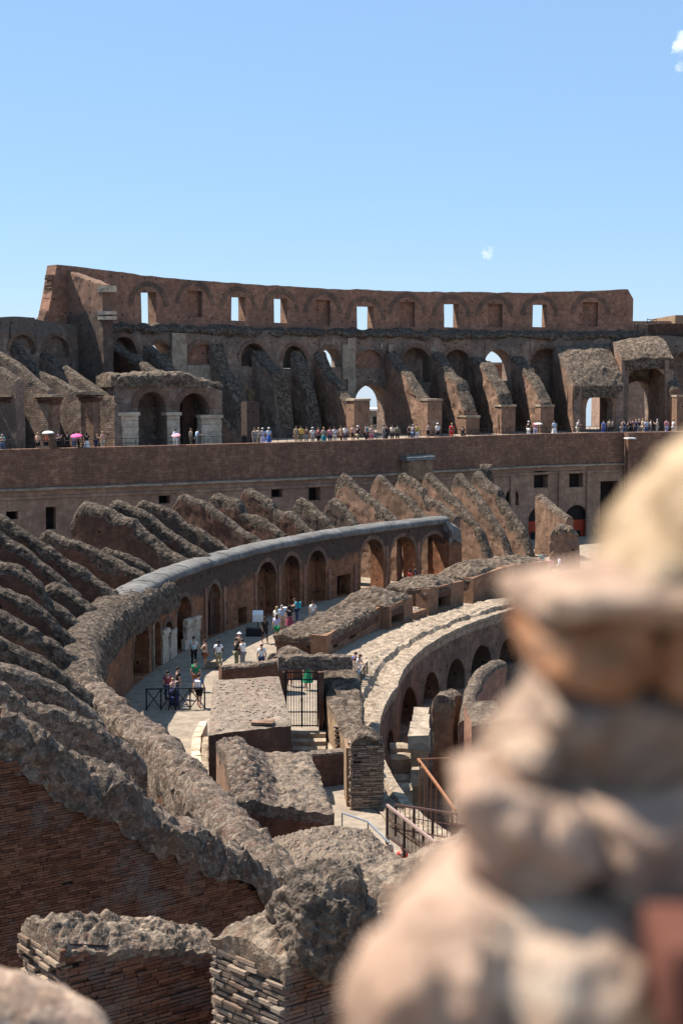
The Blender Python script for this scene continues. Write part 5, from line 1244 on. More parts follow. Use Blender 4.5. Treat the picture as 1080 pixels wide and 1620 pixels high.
def fore_pier(label, corner, llen, rlen, ldir, rdir, zb, ztl, ztr, lmat, rmat, rub, name='foreground_pier', parts=None):
    """corner = nearest vertical edge (x, y); left face runs llen along ldir, right face rlen along rdir; ztl / ztr: top of brick along each face"""
    root = thing(name, (corner[0], corner[1], zb), label, 'pier'); c = Vector((corner[0], corner[1], 0)); ld = Vector(ldir).normalized(); rd = Vector(rdir).normalized()
    nl_ = Vector((ld.y, -ld.x, 0)) * -1 if Vector((ld.y, -ld.x, 0)).dot(rd) > 0 else Vector((ld.y, -ld.x, 0))
    nr_ = Vector((rd.y, -rd.x, 0)) * -1 if Vector((rd.y, -rd.x, 0)).dot(ld) > 0 else Vector((rd.y, -rd.x, 0))
    mb = MB(); i0 = c - nl_ * .07 - nr_ * .07; zt = lambda f, s: f(s)
    mb.quad([i0 + Vector((0, 0, zb)), i0 + ld * llen + Vector((0, 0, zb)), i0 + ld * llen + Vector((0, 0, ztl(llen))), i0 + Vector((0, 0, ztl(0)))], 'joint')
    mb.quad([i0 + Vector((0, 0, zb)), i0 + rd * rlen + Vector((0, 0, zb)), i0 + rd * rlen + Vector((0, 0, ztr(rlen))), i0 + Vector((0, 0, ztr(0)))], 'joint')
    f0 = i0 + ld * llen; f1 = i0 + rd * rlen; f2 = f0 + rd * rlen
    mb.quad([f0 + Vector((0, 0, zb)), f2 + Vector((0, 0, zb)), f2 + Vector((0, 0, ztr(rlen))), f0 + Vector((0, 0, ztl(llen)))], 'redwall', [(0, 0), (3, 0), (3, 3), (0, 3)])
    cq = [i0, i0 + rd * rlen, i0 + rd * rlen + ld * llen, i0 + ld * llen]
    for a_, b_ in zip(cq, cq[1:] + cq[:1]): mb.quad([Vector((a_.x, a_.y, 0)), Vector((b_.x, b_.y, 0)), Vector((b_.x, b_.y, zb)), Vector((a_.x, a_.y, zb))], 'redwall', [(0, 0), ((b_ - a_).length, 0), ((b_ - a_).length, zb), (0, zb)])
    bricks(mb, c + nl_ * -.05, ld, llen, zb, ztl, nl_, lmat, bl=.24, bh=.06, joint=.018, jit=.022, deep=.10, missing=.04)
    bricks(mb, c + nr_ * -.05, rd, rlen, zb, ztr, nr_, rmat, bl=.23, bh=.047, joint=.008, jit=.005, deep=.03, missing=.006)
    mb.build('brickwork', root, merge=False)
    return root, c, ld, rd
# left low pier
cx, cy = at(95, 1500, 15.0).xy; zc = at(95, 1505, 15.0).z
LD = at(33, 1470, 15.7); ldv = Vector((LD.x - cx, LD.y - cy, 0)); ll = ldv.length
top_r = lambda s: zc + .05 - .27 * s
p3, c, ld, rd = fore_pier('low brick pier with a jagged rubble top at the lower left', (cx, cy), ll, 2.1, ldv, U, 7.5, lambda s: zc, top_r, 'pier', 'redpier', None)
q = [c, c + rd * 2.1, c + rd * 2.1 + ld * ll, c + ld * ll]
def bu3(u, v): return .17 * sin(pi * v) * (1 - .5 * u) + .06 * sin(pi * u) + .08 * noise.noise(Vector((u * 5, v * 3, 1)))
mb = MB(); block(mb, [(*q[0].xy, zc + .06), (*q[1].xy, top_r(2.1) + .05), (*q[2].xy, top_r(2.1) + .12), (*q[3].xy, zc + .05)], lambda x, y: zc - .10 - .27 * max(0, min(2.1, (x - c.x) * rd.x + (y - c.y) * rd.y)), res=.025, amp=.035, f=3, top='rough', side='rough', chunk=.11, cf=7, bulge=bu3, drop=.06); mb.build('rubble_top', p3)
# middle pier with the boulder
cx, cy = at(450, 1532, 14.0).xy; zc = at(450, 1535, 14.0).z
LD = at(334, 1490, 14.75); ldv = Vector((LD.x - cx, LD.y - cy, 0)); ll = ldv.length
top_r = lambda s: zc + .05 + .05 * s
p2, c, ld, rd = fore_pier('eroded brick pier crowned by a big dark rubble lump, bottom centre', (cx, cy), ll, 3.6, ldv, U, 7.5, lambda s: zc, top_r, 'pier', 'redpier', None)
q = [c, c + rd * 3.6, c + rd * 3.6 + ld * ll, c + ld * ll]
def bu2(u, v):
    return .20 * sin(pi * min(1, v * .9)) + .10 * u + .05 * noise.noise(Vector((u * 9, v * 3, 4)))
mb = MB(); block(mb, [(*q[0].xy, zc + .04), (*q[1].xy, top_r(3.6) + .1), (*q[2].xy, top_r(3.6) + .3), (*q[3].xy, zc + .06)], zc - .12, res=.025, amp=.035, f=2.5, top='rough', side='rough', chunk=.10, cf=5.5, bulge=bu2, drop=.08); mb.build('rubble_top', p2)
def lump(mb, c, r, mat, n=90, amp=.12, f=1.6, chunk=.1, cf=6, sq=2.4, ax=None, seed=0):
    """uneven stone: superellipsoid with noise"""
    P, UV = [], []; c = Vector(c); so = Vector((seed * 7.3, seed * 3.1, seed * 5.7)); X, Y, Z = ax or (Vector((1, 0, 0)), Vector((0, 1, 0)), Vector((0, 0, 1)))
    for i in range(n + 1):
        th = pi * i / n; row, ur = [], []
        for j in range(2 * n + 1):
            ph = 2 * pi * (j % (2 * n)) / (2 * n); d = Vector((sin(th) * cos(ph), sin(th) * sin(ph), cos(th)))
            k = (abs(d.x) ** sq + abs(d.y) ** sq + abs(d.z) ** sq) ** (-1 / sq); e = d * k
            loc = Vector((e.x * r[0], e.y * r[1], e.z * r[2])); m = 1 + amp * fbm(loc / max(r) * 1.0 + so, f * 1.2, 5) + chunk * (noise.voronoi((loc / max(r) + so) * cf)[0][0] - .25)
            loc = loc * m; row.append(c + X * loc.x + Y * loc.y + Z * loc.z); ur.append((i / n, j / n))
        P.append(row); UV.append(ur)
    mb.grid(P, UV, mat)
bc = at(512, 1448, 14.55)
mb = MB(); lump(mb, (bc.x, bc.y, bc.z - .05), (.52, .46, .56), 'boulder', n=100, amp=.22, chunk=.12, cf=4, seed=3, ax=(U, Vector((-U.y, U.x, 0)), Vector((0, 0, 1)))); mb.build('rubble_lump', p2)
mb = MB(); b2 = at(625, 1428, 15.3); lump(mb, (b2.x, b2.y, b2.z - .12), (.42, .3, .22), 'rough', n=70, amp=.25, chunk=.15, cf=5, seed=5); mb.build('rubble_lump', p2)

# ================================================================== OUT-OF-FOCUS WALL RIGHT BESIDE THE CAMERA
nw_ = thing('near_ruin_wall', (.45, 1.4, 15.5), 'big blurred wall of pale and orange stones filling the lower right, close to the camera', 'wall')
ND = 1.25
def near_stone(poly, d, mat, cen=None, dd=.09, name='stone', seed=0, jag=.012, rnd=.35):
    """an irregular stone: outline, rounded toward front and back, with broken facets"""
    d *= .55; n = 150; K = 26; mb = MB()
    L_ = [0.0]; q = [Vector((x, y)) for x, y in poly]; q.append(q[0].copy())
    for a, b in zip(q, q[1:]): L_.append(L_[-1] + (b - a).length)
    out = []
    for i in range(n):
        t = L_[-1] * i / n
        for k in range(len(q) - 1):
            if L_[k] <= t <= L_[k + 1]: out.append(q[k].lerp(q[k + 1], (t - L_[k]) / max(1e-6, L_[k + 1] - L_[k]))); break
    for _ in range(2): out = [(out[i - 1] + out[i] * 2 + out[(i + 1) % n]) / 4 for i in range(n)]
    c = Vector(cen) if cen else sum(out, Vector((0, 0))) / n
    for side in (-1, 1):
        P, UV = [], []
        for k in range(K + 1):
            t = k / K; row, ur = [], []
            e = sqrt(max(0, 1 - max(0, 1 - t / rnd) ** 2))
            for i in range(n + 1):
                o = out[i % n]; xy = o.lerp(c, t); p = at(xy.x, xy.y, d); p.y += (side * dd * (.25 + .75 * e) * (.8 + .2 * t) if k else 0) * (.22 if side > 0 else 1)
                so = Vector((seed * 3.3, seed * 1.7, seed * 5.1))
                p = p + nvec(p * 1.0 + so, 9) * jag + nvec(p + so, 24) * jag * .6 + nvec(p + so, 60) * jag * .3
                v = noise.voronoi((p + so) * 16)[0]; p.y += side * (v[1] - v[0] - .25) * jag * 1.6
                row.append(p); ur.append((t, i / n))
            P.append(row); UV.append(ur)
        mb.grid(P, UV, mat)
    mb.build(name, nw_, smooth=False)
near_stone([(1290, 620), (1080, 688), (1042, 712), (1008, 755), (980, 800), (955, 842), (930, 880), (912, 905), (1290, 925)], 1.40, 'nearyellow', (1110, 830), dd=.12, seed=1)
near_stone([(785, 908), (850, 890), (960, 884), (1290, 888), (1290, 962), (1000, 966), (880, 952), (792, 948)], 1.33, 'nearpale', (1030, 925), dd=.09, name='slab', seed=2, jag=.008)
near_stone([(783, 938), (870, 932), (1000, 946), (1010, 1040), (935, 1078), (862, 1050), (818, 1040), (788, 1000)], 1.34, 'nearorange', seed=3, dd=.08)
near_stone([(985, 940), (1290, 930), (1290, 1130), (1090, 1120), (1000, 1080), (972, 1000)], 1.34, 'nearorange', (1130, 1020), seed=4, dd=.08)
near_stone([(830, 1030), (1290, 1040), (1290, 1250), (900, 1245), (800, 1205), (735, 1188), (785, 1135), (815, 1085)], 1.37, 'neargrey', (1020, 1140), seed=5, dd=.09)
near_stone([(785, 1168), (850, 1160), (880, 1198), (842, 1228), (790, 1208)], 1.26, 'nearpale', seed=6, dd=.03)
near_stone([(698, 1196), (760, 1168), (830, 1200), (905, 1240), (965, 1330), (900, 1385), (760, 1392), (716, 1330), (694, 1262)], 1.27, 'nearpink', seed=7, dd=.07)
near_stone([(860, 1205), (1290, 1185), (1290, 1440), (1000, 1430), (900, 1370)], 1.30, 'nearpale', (1080, 1310), seed=8, dd=.08)
near_stone([(720, 1350), (900, 1365), (1025, 1415), (1060, 1720), (620, 1720), (636, 1500), (640, 1432), (692, 1390)], 1.25, 'nearpale', (850, 1550), seed=9, dd=.09)
near_stone([(536, 1560), (580, 1482), (640, 1428), (760, 1420), (830, 1720), (560, 1720)], 1.21, 'nearpink', (690, 1600), seed=10, dd=.07)
near_stone([(985, 1395), (1290, 1390), (1290, 1760), (960, 1760)], 1.28, 'nearpale', (1130, 1580), seed=11, dd=.08)
near_stone([(1018, 1436), (1290, 1424), (1290, 1562), (1100, 1574), (1024, 1578)], 1.15, 'nearbrown', (1150, 1500), seed=12, dd=.05, name='brick', jag=.004, rnd=.12)
near_stone([(1290, 720), (1040, 830), (960, 920), (850, 960), (850, 1090), (790, 1190), (770, 1350), (700, 1460), (640, 1570), (640, 1780), (1290, 1780)], 1.5, 'neargrey', (1050, 1250), seed=13, dd=.12, name='core')
mb = MB(); mb.abox(.05, .8, .62, .93, 0, 16.28, 'redwall'); mb.build('wall_base', nw_)
n2 = MB(); a, b = at(-260, 1560, 2.3), at(215, 1680, 2.3); 
lump(n2, (at(-150, 1802, 2.3).x, 2.36, at(-150, 1802, 2.3).z), (.42, .16, .285), 'neargrey', n=70, amp=.06, chunk=.05, cf=9, sq=2.0, seed=21)
br_ = tag(n2.build('blurred_rock', smooth=True), 'blurred brown-grey rubble edge in the lower left corner, close to the camera', 'rock')
mb = MB(); mb.abox(-1.5, -.3, 2.2, 2.7, 0, 15.5, 'redwall'); mb.build('wall_base', br_)

# ================================================================== PEOPLE
def skin_mesh(nodes, edges, root=0, sub=1, smooth=True):
    """nodes: {name: (pos, radius x, radius y)} -> evaluated mesh of one continuous skin"""
    names = list(nodes); me = bpy.data.meshes.new('tmp'); me.from_pydata([nodes[n][0] for n in names], [(names.index(a), names.index(b)) for a, b in edges], [])
    o = bpy.data.objects.new('tmp', me); C.objects.link(o)
    md = o.modifiers.new('s', 'SKIN'); md.use_smooth_shade = smooth
    sk = me.skin_vertices[0].data
    for i, n in enumerate(names):
        sk[i].radius = (nodes[n][1], nodes[n][2] if len(nodes[n]) > 2 else nodes[n][1]); sk[i].use_root = (i == root)
    sb = o.modifiers.new('d', 'SUBSURF'); sb.levels = sub; sb.render_levels = sub
    dg = bpy.context.evaluated_depsgraph_get(); dg.update()
    r = bpy.data.meshes.new_from_object(o.evaluated_get(dg)); bpy.data.objects.remove(o)
    return r
def append_geo(me, verts, faces):
    import bmesh
    bm = bmesh.new(); bm.from_mesh(me); vs = [bm.verts.new(v) for v in verts]
    for f in faces: 
        fc = bm.faces.new([vs[i] for i in f]); fc.smooth = True
    bm.to_mesh(me); bm.free()
def tube_geo(pts, rads, k=6):
    V_, F = [], []
    for i, (p, r) in enumerate(zip(pts, rads)):
        p = Vector(p); d = (Vector(pts[min(i + 1, len(pts) - 1)]) - Vector(pts[max(i - 1, 0)])).normalized()
        up = Vector((0, 1, 0)) if abs(d.y) < .9 else Vector((1, 0, 0)); x = d.cross(up).normalized(); y = x.cross(d)
        for j in range(k): a = 2 * pi * j / k; V_.append(p + (x * cos(a) + y * sin(a)) * r)
    for i in range(len(pts) - 1):
        for j in range(k): F.append((i * k + j, i * k + (j + 1) % k, (i + 1) * k + (j + 1) % k, (i + 1) * k + j))
    F.append(tuple(range(k))); F.append(tuple(range((len(pts) - 1) * k, len(pts) * k)))
    return V_, F
def ell_geo(c, r, n=8, m=10):
    V_, F = [], []
    for i in range(n + 1):
        for j in range(m):
            t, p = pi * i / n, 2 * pi * j / m; V_.append(Vector(c) + Vector((r[0] * sin(t) * cos(p), r[1] * sin(t) * sin(p), r[2] * cos(t))))
    for i in range(n):
        for j in range(m): F.append((i * m + j, i * m + (j + 1) % m, (i + 1) * m + (j + 1) % m, (i + 1) * m + j))
    return V_, F
# the figure faces -Y
def pose(kind):
    """joint positions for a 1.72 m figure"""
    J = dict(pelvis=(0, 0, .95), waist=(0, 0, 1.08), chest=(0, -.01, 1.30), neck=(0, 0, 1.46), head0=(0, -.01, 1.54), head1=(0, -.02, 1.62), head2=(0, -.005, 1.68))
    for s, n in ((-1, 'l'), (1, 'r')):
        J['sh' + n] = (s * .175, 0, 1.40); J['el' + n] = (s * .235, .02, 1.13); J['wr' + n] = (s * .24, -.06, .89); J['ha' + n] = (s * .235, -.09, .81)
        J['hi' + n] = (s * .095, 0, .90); J['kn' + n] = (s * .10, -.02, .50); J['an' + n] = (s * .105, .02, .09); J['to' + n] = (s * .12, -.15, .03)
    def mv(n, x=0, y=0, z=0): a = J[n]; J[n] = (a[0] + x, a[1] + y, a[2] + z)
    if kind == 'walk':
        for n, s in (('l', -1), ('r', 1)):
            mv('kn' + n, 0, -.10 * s - .05, 0); mv('an' + n, 0, -.24 * s, .03 if s < 0 else 0); mv('to' + n, 0, -.24 * s, .0 if s > 0 else 0)
            mv('el' + n, 0, .08 * s); mv('wr' + n, 0, .20 * s, .04); mv('ha' + n, 0, .26 * s, .07)
    if kind == 'lean':          # forearms on a rail in front
        for n in ('waist',): mv(n, 0, -.02, 0)
        for n, s in (('l', -1), ('r', 1)):
            mv('el' + n, 0, -.20, .04); J['wr' + n] = (s * .12, -.42, 1.15); J['ha' + n] = (s * .06, -.48, 1.16); mv('sh' + n, 0, -.08, -.02)
        mv('chest', 0, -.08, -.02); mv('neck', 0, -.12, -.04); mv('head0', 0, -.15, -.05); mv('head1', 0, -.17, -.06); mv('head2', 0, -.16, -.06)
    if kind == 'phone':         # one hand lifted before the face
        J['elr'] = (.24, -.14, 1.18); J['wrr'] = (.12, -.33, 1.34); J['har'] = (.09, -.37, 1.42); J['ell'] = (-.24, -.10, 1.16); J['wrl'] = (-.10, -.30, 1.22); J['hal'] = (-.04, -.34, 1.27)
    if kind == 'parasol':
        J['elr'] = (.23, -.10, 1.17); J['wrr'] = (.15, -.22, 1.36); J['har'] = (.14, -.22, 1.44)
    if kind == 'sit':
        for n in list(J):
            if n[:2] not in ('kn', 'an', 'to'): mv(n, 0, .0, -.45)
        for n, s in (('l', -1), ('r', 1)):
            J['kn' + n] = (s * .13, -.42, .50); J['an' + n] = (s * .12, -.42, .09); J['to' + n] = (s * .12, -.58, .03); J['wr' + n] = (s * .14, -.28, .58); J['ha' + n] = (s * .12, -.36, .56)
    if kind == 'bend':
        c, s_ = cos(R(62)), sin(R(62)); pv = Vector(J['pelvis'])
        for n in J:
            if n[:2] in ('wa', 'ch', 'ne', 'he', 'sh', 'el', 'wr', 'ha'):
                v = Vector(J[n]) - pv; J[n] = tuple(pv + Vector((v.x, v.y * c - v.z * s_, v.z * c + v.y * s_)))
        for n, s in (('l', -1), ('r', 1)):
            a = J['sh' + n]; J['el' + n] = (a[0] + s * .04, a[1] - .05, a[2] - .27); J['wr' + n] = (a[0], a[1] - .12, a[2] - .50); J['ha' + n] = (a[0] - s * .01, a[1] - .15, a[2] - .57)
    return J
RAD = dict(pelvis=(.155, .11), waist=(.135, .095), chest=(.165, .11), neck=(.055, .055), head0=(.07, .08), head1=(.078, .095), head2=(.06, .07), sh=(.062, .062), el=(.043, .043), wr=(.028, .028), ha=(.040, .022), hi=(.095, .095), kn=(.062, .062), an=(.042, .042), to=(.042, .03))
def rd(n): return RAD.get(n) or RAD[n[:2]]
BODY_E = [('pelvis', 'waist'), ('waist', 'chest'), ('chest', 'neck'), ('neck', 'head0'), ('head0', 'head1'), ('head1', 'head2')] + [e for n in 'lr' for e in (('chest', 'sh' + n), ('sh' + n, 'el' + n), ('el' + n, 'wr' + n), ('wr' + n, 'ha' + n), ('pelvis', 'hi' + n), ('hi' + n, 'kn' + n), ('kn' + n, 'an' + n), ('an' + n, 'to' + n))]
def sub(J, names, edges, grow, cut=None, sub_=1):
    nodes = {}
    for n in names:
        a, b = rd(n); nodes[n] = (J[n], a + grow, b + grow)
    if cut:
        for n, (f, t, k, r) in cut.items():
            p = Vector(J[f]).lerp(Vector(J[t]), k); nodes[n] = (tuple(p), r, r)
    return skin_mesh(nodes, edges, 0, sub_)
PROTO = {}
def protos(kind):
    if kind in PROTO: return PROTO[kind]
    J = pose(kind); P = {}
    nodes = {n: (J[n], *rd(n)) for n in ['pelvis', 'waist', 'chest', 'neck', 'head0', 'head1', 'head2'] + [a + b for b in 'lr' for a in ('sh', 'el', 'wr', 'ha', 'hi', 'kn', 'an', 'to')]}
    body = skin_mesh(nodes, BODY_E, 0, 1)
    # fingers, thumb, nose, ears
    for n, s in (('l', -1), ('r', 1)):
        h = Vector(J['ha' + n]); w = Vector(J['wr' + n]); d = (h - w).normalized(); side = Vector((1, 0, 0)) if abs(d.x) < .8 else Vector((0, 1, 0)); side = (side - d * side.dot(d)).normalized(); pn = d.cross(side)
        for i, (o, l) in enumerate(((-.028, .062), (-.010, .072), (.009, .066), (.027, .052))):
            b = h + side * o + d * .02; v, f = tube_geo([b, b + d * l * .5 + pn * .006, b + d * l * .85 + pn * .02], [.0095, .0085, .007]); append_geo(body, v, f)
        b = h - side * .03 * s - d * .02; v, f = tube_geo([b, b - side * .03 * s + d * .025, b - side * .035 * s + d * .055], [.012, .010, .008]); append_geo(body, v, f)
    hc = Vector(J['head1']); fw_ = Vector((0, -1, 0)); up = Vector((0, 0, 1))
    if kind == 'bend': fw_, up = Vector((0, -cos(R(62)), -sin(R(62)))), Vector((0, -sin(R(62)), cos(R(62))))
    v, f = ell_geo(hc + fw_ * .098 - up * .015, (.013, .02, .022)); append_geo(body, v, f)
    for s in (-1, 1): v, f = ell_geo(hc + Vector((s * .078, 0, 0)) - up * .01, (.012, .02, .03)); append_geo(body, v, f)
    P['body'] = body
    # eyes and mouth
    mb = MB()
    for s in (-1, 1): mb.box(hc + fw_ * .092 + Vector((s * .032, 0, 0)) + up * .012, Vector((.012, 0, 0)), fw_ * .006, up * .006, 'iron')
    mb.box(hc + fw_ * .088 - up * .048, Vector((.022, 0, 0)), fw_ * .006, up * .005, 'redpanel')
    P['face'] = mb
    tn = ['pelvis', 'waist', 'chest'] + ['sh' + n for n in 'lr']
    def slv(k): return {('sl' + n): ('sh' + n, 'el' + n, k, .062) for n in 'lr'}
    te = [('pelvis', 'waist'), ('waist', 'chest')] + [('chest', 'sh' + n) for n in 'lr'] + [('sh' + n, 'sl' + n) for n in 'lr']
    P['shirt'] = sub(J, tn, te, .018, slv(.62)); P['top'] = sub(J, ['waist', 'chest'] + ['sh' + n for n in 'lr'], [('waist', 'chest')] + [('chest', 'sh' + n) for n in 'lr'], .012)
    ln_ = ['pelvis'] + ['hi' + n for n in 'lr'] + ['kn' + n for n in 'lr']
    le = [('pelvis', 'hi' + n) for n in 'lr'] + [('hi' + n, 'kn' + n) for n in 'lr'] + [('kn' + n, 'cf' + n) for n in 'lr']
    P['trousers'] = sub(J, ln_, le, .014, {('cf' + n): ('kn' + n, 'an' + n, .88, .058) for n in 'lr'})
    P['shorts'] = sub(J, ['pelvis'] + ['hi' + n for n in 'lr'], [('pelvis', 'hi' + n) for n in 'lr'] + [('hi' + n, 'cf' + n) for n in 'lr'], .02, {('cf' + n): ('hi' + n, 'kn' + n, .85, .085) for n in 'lr'})
    m = (Vector(J['knl']) + Vector(J['knr'])) / 2; pv = Vector(J['pelvis'])
    vs, fs = [], []; K = 18
    for i, (k, rx, ry) in enumerate(((-.12, .145, .105), (.0, .175, .135), (.35, .21, .17), (.8, .25, .21), (1.15, .28, .24))):
        c = pv.lerp(m, k)
        for j in range(K): a = 2 * pi * j / K; w = 1 + (.05 * cos(a * 6) if i > 2 else 0); vs.append(c + Vector((rx * cos(a) * w, ry * sin(a) * w, 0)))
    for i in range(4):
        for j in range(K): fs.append((i * K + j, i * K + (j + 1) % K, (i + 1) * K + (j + 1) % K, (i + 1) * K + j))
    sk_ = bpy.data.meshes.new('skirt'); append_geo(sk_, vs, fs); P['skirt'] = sk_
    def hair(long):
        me = bpy.data.meshes.new('hair'); v, f = ell_geo(hc + up * .028 - fw_ * .018, (.092, .105, .085), 8, 12); append_geo(me, v, f)
        if long: v, f = ell_geo(hc - up * .10 - fw_ * .06, (.088, .05, .16), 8, 10); append_geo(me, v, f)
        return me
    P['short'] = hair(False); P['long'] = hair(True)
    me = bpy.data.meshes.new('hat'); v, f = ell_geo(hc + up * .06, (.10, .115, .075), 8, 12); append_geo(me, v, f); v, f = ell_geo(hc + up * .045 + fw_ * .03, (.155, .17, .012), 4, 14); append_geo(me, v, f); P['hat'] = me
    for n in P:
        if n == 'face': continue
        P[n].name = n
        if not P[n].materials: P[n].materials.append(None)
    f_o = P['face'].build('face_features', None, merge=False); P['face'] = f_o.data; C.objects.unlink(f_o); bpy.data.objects.remove(f_o)
    PROTO[kind] = P; return P
COL = dict(white=(.72, .71, .69), cream=(.62, .57, .48), black=(.018, .018, .02), grey=(.22, .22, .23), navy=(.03, .04, .10), blue=(.06, .13, .42), lightblue=(.35, .50, .68), denim=(.10, .15, .26), teal=(.03, .22, .26), turquoise=(.03, .33, .42),
           red=(.62, .045, .035), orange=(.62, .17, .10), pink=(.62, .22, .26), peach=(.60, .34, .26), maroon=(.22, .05, .08), yellow=(.62, .42, .06), green=(.02, .22, .10), brown=(.15, .08, .05), tan=(.40, .29, .19), beige=(.46, .40, .32), lilac=(.48, .47, .66), mint=(.42, .62, .60), olive=(.15, .15, .09), khaki=(.30, .26, .17), rust=(.30, .12, .07))
CM = {}
def cloth(c):
    if c not in CM: CM[c] = plain_mat('cloth_' + c, COL[c], .85, .12, 9)
    return CM[c]
for i, c in enumerate(((.50, .31, .22), (.38, .22, .15), (.10, .06, .045))): CM['skin%d' % i] = plain_mat('skin', c, .6, .05)
for n, c in dict(dark=(.02, .014, .012), brown=(.07, .04, .025), blond=(.36, .24, .12), grey=(.3, .29, .28)).items(): CM['hair_' + n] = plain_mat('hair_' + n, c, .6, .2, 30)
def person(pos, face, kind, top, legs, hair, label, group, topk='shirt', legk='trousers', hk='short', hat=None, skin=0, h=1.0, bag=None):
    P = protos(kind); root = thing('person', pos, label, 'person', group); root.rotation_euler = (0, 0, R(face)); k = h * random.uniform(.97, 1.03); root.scale = (k, k, k)
    def part(n, me, mat):
        o = bpy.data.objects.new(n, me); C.objects.link(o); o.parent = root
        if mat: o.material_slots[0].link = 'OBJECT'; o.material_slots[0].material = mat
        return o
    part('body', P['body'], CM['skin%d' % skin]); part('face_features', P['face'], None)
    part({'shirt': 'shirt', 'top': 'sleeveless_top'}[topk], P[topk], cloth(top)); part(legk, P[legk], cloth(legs)); part('hair', P[hk], CM['hair_' + hair])
    if hat: part('hat', P['hat'], cloth(hat))
    if bag:
        mb = MB(); mb.box((0, .19, 1.22), (.13, 0, 0), (0, .07, 0), (0, 0, .19), cloth(bag), jit=.015); o = mb.build('backpack'); o.parent = root
    return root
GT = 'visitors along the terrace railing'; GC = 'visitors in the corridor below'
def tpos(px, off=1.0):
    s = TP.s_px(px, off); return TP.pos(s, off, ZF)
